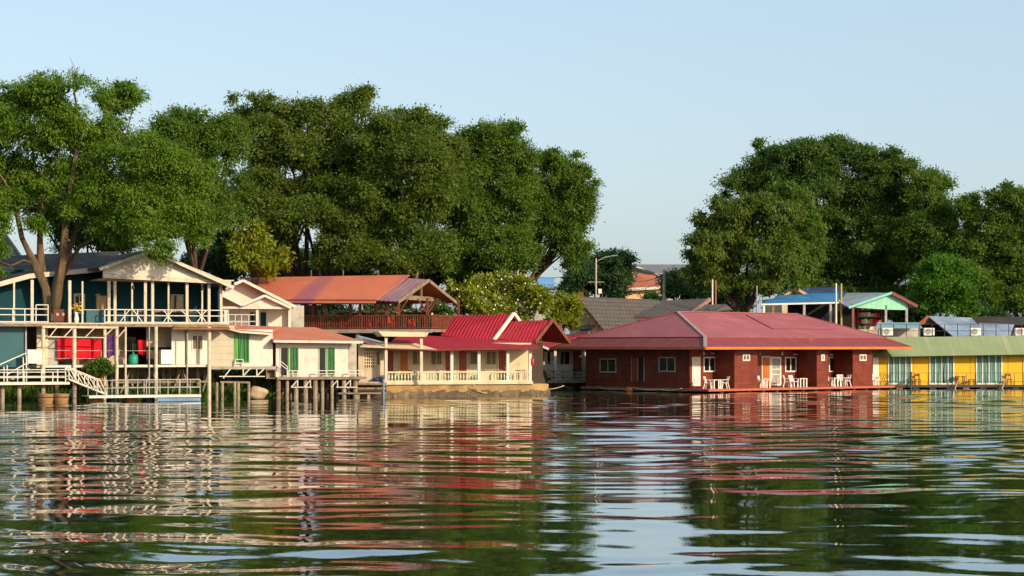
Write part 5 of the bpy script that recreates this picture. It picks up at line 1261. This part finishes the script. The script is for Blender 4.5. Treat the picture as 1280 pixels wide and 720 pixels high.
# ------------------------------------------------------------------ trees
def big_limbs(mb, base):
    Y = LHT_Y; R = random.Random(3)
    ks = .56
    def q(px, py, dy=0): p = Vector(W(px, py, Y + dy)); return p - Vector(base)
    def path(pts, r):
        P = []; Rr = []
        for i in range(len(pts) - 1):
            for t in (0, .33, .67): P.append(pts[i].lerp(pts[i + 1], t)); Rr.append((r[i] + (r[i + 1] - r[i]) * t) * ks)
        P.append(pts[-1]); Rr.append(r[-1] * ks); n = 20; o = len(mb.v); mb.tube(P, Rr, n); ph = R.uniform(0, 6)
        for i, c in enumerate(P):                       # fluted, knotty bark
            for k in range(n):
                v = Vector(mb.v[o + i * n + k]); th = 6.283 * k / n
                f = 1 + .17 * math.sin(3 * th + ph + c.z * .5) + .10 * math.sin(7 * th + c.z * 1.1) + .08 * math.sin(c.z * 2.3 + ph) + R.uniform(-.05, .05)
                mb.v[o + i * n + k] = tuple(c + (v - c) * f)
    foot = q(66, 404); g = Vector((foot.x, foot.y, -.5))
    path([g, q(66, 408), q(64, 385), q(60, 362, .1)], [.95, .85, .72, .6])
    path([q(62, 392, -.1), q(57, 360, -.3), q(47, 335, -.4), q(38, 318, -.5), q(28, 298, -.6), q(22, 270, -.8), q(10, 235, -1), q(-8, 205, -1)], [.5, .46, .36, .32, .28, .22, .15, .06])
    path([q(60, 385, .1), q(56, 350, .2), q(51, 325, .3), q(50, 295, .5), q(52, 260, .7), q(45, 220, 1), q(38, 160, 1), q(30, 120, 1)], [.5, .38, .34, .3, .24, .18, .1, .04])
    path([q(68, 390, -.2), q(72, 358, -.4), q(76, 335, -.5), q(80, 300, -.5), q(82, 265, -.8), q(92, 215, -1), q(100, 160, -.8), q(92, 110, -.5), q(90, 82, -.4)], [.6, .5, .46, .4, .32, .24, .16, .07, .02])
    path([q(70, 372, .1), q(78, 345, .3), q(88, 328, .5), q(100, 308, .6), q(120, 296, .5), q(150, 282, 0), q(180, 270, -1), q(210, 268, -1.5)], [.34, .3, .28, .22, .18, .15, .1, .05])
    path([q(74, 350), q(84, 318, .3), q(96, 285, .8), q(118, 245, 1), q(150, 200, 1), q(165, 140, 1)], [.3, .28, .24, .18, .12, .05])
    path([q(44, 330, -.4), q(30, 325, -.8), q(14, 332, -1), q(-5, 325, -1)], [.14, .1, .08, .04])
    for k in range(9):                                   # bare twigs above the crown, forking off the leader
        p = q(R.uniform(80, 98), R.uniform(98, 112), -.4); a = Vector((R.uniform(-.35, .35), R.uniform(-.2, .2), 1))
        p1 = p + a * R.uniform(.6, .9); mb.tube([p, p.lerp(p1, .5) + Vector((R.uniform(-.06, .06), 0, 0)), p1], [.03, .022, .014], 5)
        for e in range(3):
            d = a + Vector((R.uniform(-.8, .8), R.uniform(-.3, .3), R.uniform(-.3, .1))); b_ = p.lerp(p1, R.uniform(.4, 1))
            mb.tube([b_, b_ + d * .25, b_ + d * .45 + Vector((R.uniform(-.05, .05), 0, -.03))], [.014, .010, .005], 4)
LHT_Y = LH.dist(LH.X(66, 2.5), 2.5)
tree('feathery_tree', 'tall feathery green tree with a forked pale trunk growing through the balcony', 'tree', LHT_Y,
     [(18, 125, 42, 30), (70, 122, 46, 26), (-22, 160, 45, 50), (40, 165, 50, 40), (92, 165, 45, 38), (133, 128, 32, 24), (166, 122, 24, 18), (128, 178, 38, 34), (-30, 230, 40, 45), (8, 215, 38, 30), (75, 215, 40, 26), (115, 220, 38, 36),
      (168, 200, 40, 40, -2), (205, 215, 38, 38, -2.5), (150, 250, 45, 30, -1.5), (195, 262, 46, 36, -3), (242, 235, 32, 35, -2), (238, 275, 32, 28, -3), (215, 300, 30, 26, -4), (214, 322, 14, 26, -4.5), (165, 287, 34, 22, -2.5), (122, 272, 26, 18, 1), (14, 282, 12, 30, -1.5), (4, 320, 14, 20, -1.5), (255, 296, 22, 16, -2.5),
      (22, 252, 20, 18, -1.5), (46, 284, 14, 10, -1.2), (98, 268, 20, 14, -1.5), (122, 252, 24, 18, -1.5), (72, 238, 24, 16, -1.8), (40, 232, 22, 18, 1), (140, 296, 20, 12, -1), (10, 262, 14, 22, -1), (60, 265, 10, 12, 1.2)],
     [(66, 404)], 'leaf_fresh', 'bark', leaf=.25, dens=.85, droop=.7, clump=.5, custom=big_limbs, fill=.05)
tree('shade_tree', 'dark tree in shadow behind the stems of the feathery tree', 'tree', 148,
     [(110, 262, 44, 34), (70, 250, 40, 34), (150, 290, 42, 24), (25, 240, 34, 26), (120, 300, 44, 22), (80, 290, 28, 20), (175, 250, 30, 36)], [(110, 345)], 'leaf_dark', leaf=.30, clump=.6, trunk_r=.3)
tree('broad_tree', 'green tree with a ragged top between the feathery tree and the big dark crowns', 'tree', 139,
     [(235, 158, 36, 22), (212, 185, 30, 36), (258, 195, 36, 45), (232, 235, 45, 45), (285, 185, 26, 40), (275, 260, 32, 40), (240, 285, 34, 30), (200, 240, 26, 40)], [(245, 345)], 'leaf_mid', leaf=.28, droop=.5, clump=.6, trunk_r=.4)
tree('rain_tree', 'huge olive crowned tree with several dark stems behind the white gabled house', 'tree', 152,
     [(325, 148, 42, 30), (300, 178, 30, 32), (372, 146, 40, 26), (415, 160, 36, 28), (345, 195, 52, 42), (400, 205, 48, 45), (312, 232, 40, 34), (360, 245, 46, 34), (415, 250, 44, 36), (445, 200, 30, 40), (300, 262, 26, 24), (442, 132, 24, 18), (455, 122, 10, 10), (330, 262, 30, 24, -3), (385, 272, 44, 24, -3.5), (432, 290, 30, 34, -3), (350, 285, 26, 18, -1), (415, 312, 18, 24, -2)],
     [(374, 350), (398, 350), (385, 350), (410, 352)], 'leaf_olive', leaf=.31, droop=.25, clump=.62, trunk_r=.55, fork=.3)
tree('rain_tree', 'wide yellowish olive tree rising behind the left half of the orange pavilion roof', 'tree', 149,
     [(470, 162, 36, 26), (505, 165, 34, 30), (540, 178, 32, 34), (470, 205, 45, 40), (520, 215, 46, 42), (555, 205, 26, 36), (480, 255, 46, 40), (530, 262, 40, 40), (470, 298, 36, 34), (510, 305, 38, 30), (545, 235, 30, 34), (450, 250, 24, 40), (498, 330, 40, 20, -2), (460, 325, 26, 20, -2), (540, 318, 28, 26, -2)],
     [(480, 352), (505, 352)], 'leaf_olive', leaf=.31, droop=.3, clump=.62, trunk_r=.5, fork=.3)
tree('rain_tree', 'tall green tree with a domed top right of a notch, behind the pavilion gable', 'tree', 153,
     [(605, 182, 36, 26), (634, 178, 24, 22), (590, 215, 38, 36), (635, 220, 42, 40), (575, 260, 36, 42), (620, 268, 44, 42), (580, 305, 36, 34), (625, 312, 38, 28), (655, 255, 30, 40), (600, 338, 30, 16), (560, 330, 26, 22), (640, 330, 24, 18, -2)],
     [(592, 355), (610, 355)], 'leaf_mid', leaf=.30, droop=.3, clump=.6, trunk_r=.45, fork=.3)
tree('rain_tree', 'tree with a rounded crown overhanging to the right, at the edge of the open sky', 'tree', 156,
     [(695, 213, 34, 24), (722, 222, 22, 24), (675, 238, 34, 34), (712, 252, 32, 32), (680, 278, 34, 28), (718, 280, 20, 34), (716, 312, 18, 22), (700, 300, 24, 18), (655, 300, 22, 24), (668, 318, 12, 12), (735, 238, 10, 16), (730, 262, 12, 20)],
     [(618, 352)], 'leaf_mid', leaf=.27, droop=.45, clump=.55, trunk_r=.4, fork=.35, fill=.1)
tree('mango_sapling', 'small bright yellow green tree in front of the dark stems, above the white gables', 'tree', 141,
     [(312, 296, 18, 16), (306, 318, 16, 20), (328, 316, 20, 18), (344, 328, 15, 16), (322, 334, 26, 12)], [(322, 350)], 'leaf_lime', leaf=.42, droop=.7, clump=.5, trunk_r=.14)
tree('frangipani', 'wide yellow green flowering bush tree beside the pavilion gable', 'tree', 147,
     [(578, 370, 22, 20), (612, 362, 30, 18), (645, 366, 28, 20), (668, 378, 18, 18), (600, 385, 30, 16), (640, 388, 32, 14)], [(612, 412), (636, 412)], 'leaf_lime', leaf=.36, droop=.1, clump=.45, trunk_r=.16, flowers=('blossom', 420), fill=.1)
tree('frangipani', 'smaller yellow green bush tree left of the grey tiled house', 'tree', 161.5,
     [(702, 374, 20, 14), (692, 386, 14, 14), (712, 388, 16, 18), (703, 402, 18, 14)], [(704, 420)], 'leaf_lime', leaf=.36, droop=.1, clump=.45, trunk_r=.14, fill=.1)
tree('garden_bush', 'dark bush with white flowers between the pavilion and the red roofs', 'bush', 141,
     [(549, 388, 12, 12), (556, 402, 14, 16), (543, 408, 10, 14)], [(551, 424)], 'leaf_deep', leaf=.28, clump=.4, trunk_r=.08, flowers=('blossom', 30))
tree('shade_tree', 'distant dark round tree behind the street lamp pole', 'tree', 205,
     [(745, 330, 32, 20), (722, 346, 24, 20), (770, 336, 22, 22), (752, 352, 36, 24), (715, 364, 18, 12), (770, 360, 16, 20)], [(748, 385)], 'leaf_far', leaf=.4, clump=.7, trunk_r=.4, fill=.3)
tree('shade_tree', 'low dark tree behind the concrete pole, under the weeping tree', 'tree', 196,
     [(850, 356, 20, 16), (872, 350, 22, 18), (836, 366, 14, 12), (870, 368, 24, 14)], [(855, 385)], 'leaf_far', leaf=.4, clump=.7, trunk_r=.3, fill=.3)
tree('shade_tree', 'small low shrub at the foot of the peach house wall', 'shrub', 222, [(812, 375, 7, 5), (822, 376, 8, 6)], [(812, 380)], 'leaf_far', leaf=.4, clump=.6, trunk_r=.1, fill=.3)
tree('banyan_tree', 'massive dark domed tree, the tallest on the right side', 'tree', 195,
     [(955, 204, 38, 24), (1005, 199, 40, 22), (1040, 191, 36, 18), (1080, 205, 42, 22), (1115, 219, 30, 26), (930, 234, 26, 24), (985, 237, 50, 34), (1040, 237, 55, 40), (1095, 254, 48, 42), (1130, 264, 26, 40), (1030, 294, 52, 40), (1085, 300, 50, 42), (1040, 335, 50, 36), (1095, 345, 50, 34), (1128, 315, 30, 40), (1000, 284, 30, 40), (960, 345, 34, 24), (1010, 365, 40, 16), (1070, 372, 46, 16), (1120, 365, 30, 18)],
     [(1050, 388), (1075, 388)], 'leaf_deep', leaf=.38, droop=.2, clump=.72, trunk_r=.7, fork=.3, fill=.2)
tree('banyan_tree', 'narrower tree stepping down to the right of the massive dome', 'tree', 190,
     [(1150, 235, 24, 24), (1172, 232, 20, 18), (1160, 270, 32, 36), (1150, 310, 34, 34), (1180, 290, 22, 40), (1175, 325, 28, 30)], [(1160, 390)], 'leaf_mid', leaf=.36, droop=.2, clump=.7, trunk_r=.4)
tree('weeping_fig', 'rounded tree with drooping sprays in front of the massive dome', 'tree', 178,
     [(915, 266, 34, 20), (945, 262, 30, 18), (890, 285, 24, 26), (925, 292, 46, 28), (965, 285, 34, 30), (880, 315, 22, 28), (915, 328, 40, 30), (955, 325, 38, 34), (985, 318, 26, 36), (870, 338, 14, 20), (905, 352, 34, 14), (945, 360, 34, 12)],
     [(920, 388), (940, 388)], 'leaf_olive', leaf=.36, droop=1.1, clump=.6, trunk_r=.4)
tree('weeping_fig', 'lighter tree tucked between the drooping tree and the massive dome', 'tree', 184,
     [(975, 250, 30, 18), (1000, 262, 26, 24), (1010, 295, 24, 34), (1000, 335, 28, 32)], [(1000, 388)], 'leaf_mid', leaf=.36, droop=.7, clump=.6, trunk_r=.35)
tree('bamboo_tree', 'tall loose tree at the right edge of the picture', 'tree', 186,
     [(1252, 248, 24, 18), (1278, 262, 26, 26), (1245, 280, 24, 26), (1212, 256, 16, 14), (1220, 285, 20, 26), (1275, 305, 30, 34), (1250, 330, 30, 34), (1215, 325, 18, 34), (1300, 340, 34, 50), (1268, 365, 34, 30), (1238, 375, 22, 22), (1330, 290, 30, 40), (1222, 348, 26, 24), (1200, 300, 18, 26, 2), (1205, 372, 26, 18, 2), (1280, 380, 30, 18)],
     [(1255, 405), (1280, 405)], 'leaf_mid', leaf=.38, droop=.3, clump=.62, trunk_r=.35, fill=.1)
tree('bushy_tree', 'rounded bright green tree behind the sheet roof shed', 'tree', 176,
     [(1178, 338, 28, 18), (1160, 356, 24, 24), (1196, 354, 24, 24), (1178, 362, 34, 26), (1155, 380, 20, 16), (1200, 380, 20, 16)], [(1178, 405)], 'leaf_bright', leaf=.34, droop=.3, clump=.55, trunk_r=.3, fill=.25)
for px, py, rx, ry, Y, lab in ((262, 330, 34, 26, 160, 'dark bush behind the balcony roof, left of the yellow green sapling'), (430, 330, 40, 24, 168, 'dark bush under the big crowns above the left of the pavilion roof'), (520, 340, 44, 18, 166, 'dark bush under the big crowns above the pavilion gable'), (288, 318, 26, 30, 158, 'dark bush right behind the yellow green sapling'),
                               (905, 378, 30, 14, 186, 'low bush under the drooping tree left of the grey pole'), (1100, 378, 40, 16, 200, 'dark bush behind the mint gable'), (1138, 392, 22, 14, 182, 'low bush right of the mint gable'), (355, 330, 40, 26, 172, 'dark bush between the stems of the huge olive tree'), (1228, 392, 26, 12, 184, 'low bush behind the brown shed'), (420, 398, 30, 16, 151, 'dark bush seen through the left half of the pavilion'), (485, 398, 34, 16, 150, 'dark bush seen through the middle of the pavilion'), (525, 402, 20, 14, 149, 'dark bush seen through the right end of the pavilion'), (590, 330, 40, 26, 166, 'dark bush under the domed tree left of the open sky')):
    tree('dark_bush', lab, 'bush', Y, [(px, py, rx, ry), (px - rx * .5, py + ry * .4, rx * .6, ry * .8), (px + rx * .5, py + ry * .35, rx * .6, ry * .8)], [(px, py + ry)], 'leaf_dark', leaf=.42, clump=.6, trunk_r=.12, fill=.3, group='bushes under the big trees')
tree('potted_shrub', 'leafy green shrub in a pot at the lower deck edge above the ramp', 'shrub', LH.dist(LH.X(124, -.5), -.5), [(124, 457, 9, 6), (117, 460, 6, 5), (131, 461, 6, 5), (124, 463, 8, 5)], [(124, 470)], 'garden_leaf', leaf=.24, clump=.3, trunk_r=.05, ground=1.45)
part('pot', MB().lathe((0, 0, -.5), [(.16, 0), (.24, .35), (.27, .4), (.27, .46), (.2, .46)], 12), 'rust', bpy.data.objects['potted_shrub'], smooth=True)
o = part('plant_shelf', MB().box(-.5, .5, -.35, .9, -.06, 0).bar((-.4, .5, -.05), (-.4, -.2, -.05), .05), 'wood'); o.location = lpos(LH, 124, -.5, .95); o.rotation_euler = (0, 0, LH.a); tag(o, 'small wooden shelf carrying the leafy shrub above the ramp', 'shelf')

# rough greenery on the bank under the left houses
n = 9000; px = rng.uniform(-60, 330, n); P = []
for a in px:
    x = (a - 640) / FOC * 124; y = shore_y(x) + abs(rng.normal()) * 3 + .4; P.append((x, y, terrain(x, y) + .02))
P = np.array(P); A = unit(rng.normal(size=(n, 3)) * .45 + np.array((0, 0, 1)))
tag(leaf_mesh('grass', P, A, unit(rng.normal(size=(n, 3))), rng.uniform(.3, .9, n), rng.uniform(.08, .2, n), rng.random(n) * .6, 'garden_leaf', None), 'rough weeds on the bank below the two storey house', 'weeds', kind='stuff')
# ------------------------------------------------------------------ sky, sun, camera
ELEV, AZ = 22.0, 47.0                        # sun height, and degrees to the right of straight behind the camera
w = bpy.data.worlds.new('World'); S.world = w; w.use_nodes = True
wn, wl = w.node_tree.nodes, w.node_tree.links
sk = wn.new('ShaderNodeTexSky'); sk.sky_type = 'NISHITA'; sk.sun_disc = False
sd = Vector((math.sin(math.radians(AZ)) * math.cos(math.radians(ELEV)), -math.cos(math.radians(AZ)) * math.cos(math.radians(ELEV)), math.sin(math.radians(ELEV))))
sk.sun_elevation = math.radians(ELEV); sk.sun_rotation = math.atan2(sd.x, sd.y)
sk.air_density = 1.0; sk.dust_density = 2.2; sk.ozone_density = 1.0; sk.altitude = 50
bg = wn['Background']; bg.inputs['Strength'].default_value = .135
hz = wn.new('ShaderNodeMix'); hz.data_type = 'RGBA'; hz.inputs[0].default_value = .5
wl.new(sk.outputs[0], hz.inputs[6]); hz.inputs[7].default_value = (2.85, 3.6, 4.35, 1)      # thin even high haze over the clear sky
wl.new(hz.outputs[2], bg.inputs['Color'])
ld = bpy.data.lights.new('sun', 'SUN'); ld.energy = 3.2; ld.angle = math.radians(1.0); ld.color = (1.0, .81, .57)
sun = link('sun', ld); sun.rotation_euler = sd.to_track_quat('Z', 'Y').to_euler()
cd = bpy.data.cameras.new('camera'); cam = link('camera', cd); S.camera = cam
cam.location = (0, 0, CAMH); cam.rotation_euler = (math.pi / 2, 0, 0)
cd.sensor_width = 36; cd.lens = FOC / 1280 * 36; cd.shift_y = (HZ - 360) / 1280
cd.clip_end = 20000; cd.clip_start = .5
S.view_settings.view_transform = 'Standard'; S.view_settings.look = 'None'; S.view_settings.exposure = .56; S.view_settings.gamma = 1
S.view_settings.use_curve_mapping = False
S.cycles.max_bounces = 6; S.cycles.transparent_max_bounces = 4; S.cycles.use_denoising = True
S.cycles.caustics_reflective = False; S.cycles.caustics_refractive = False
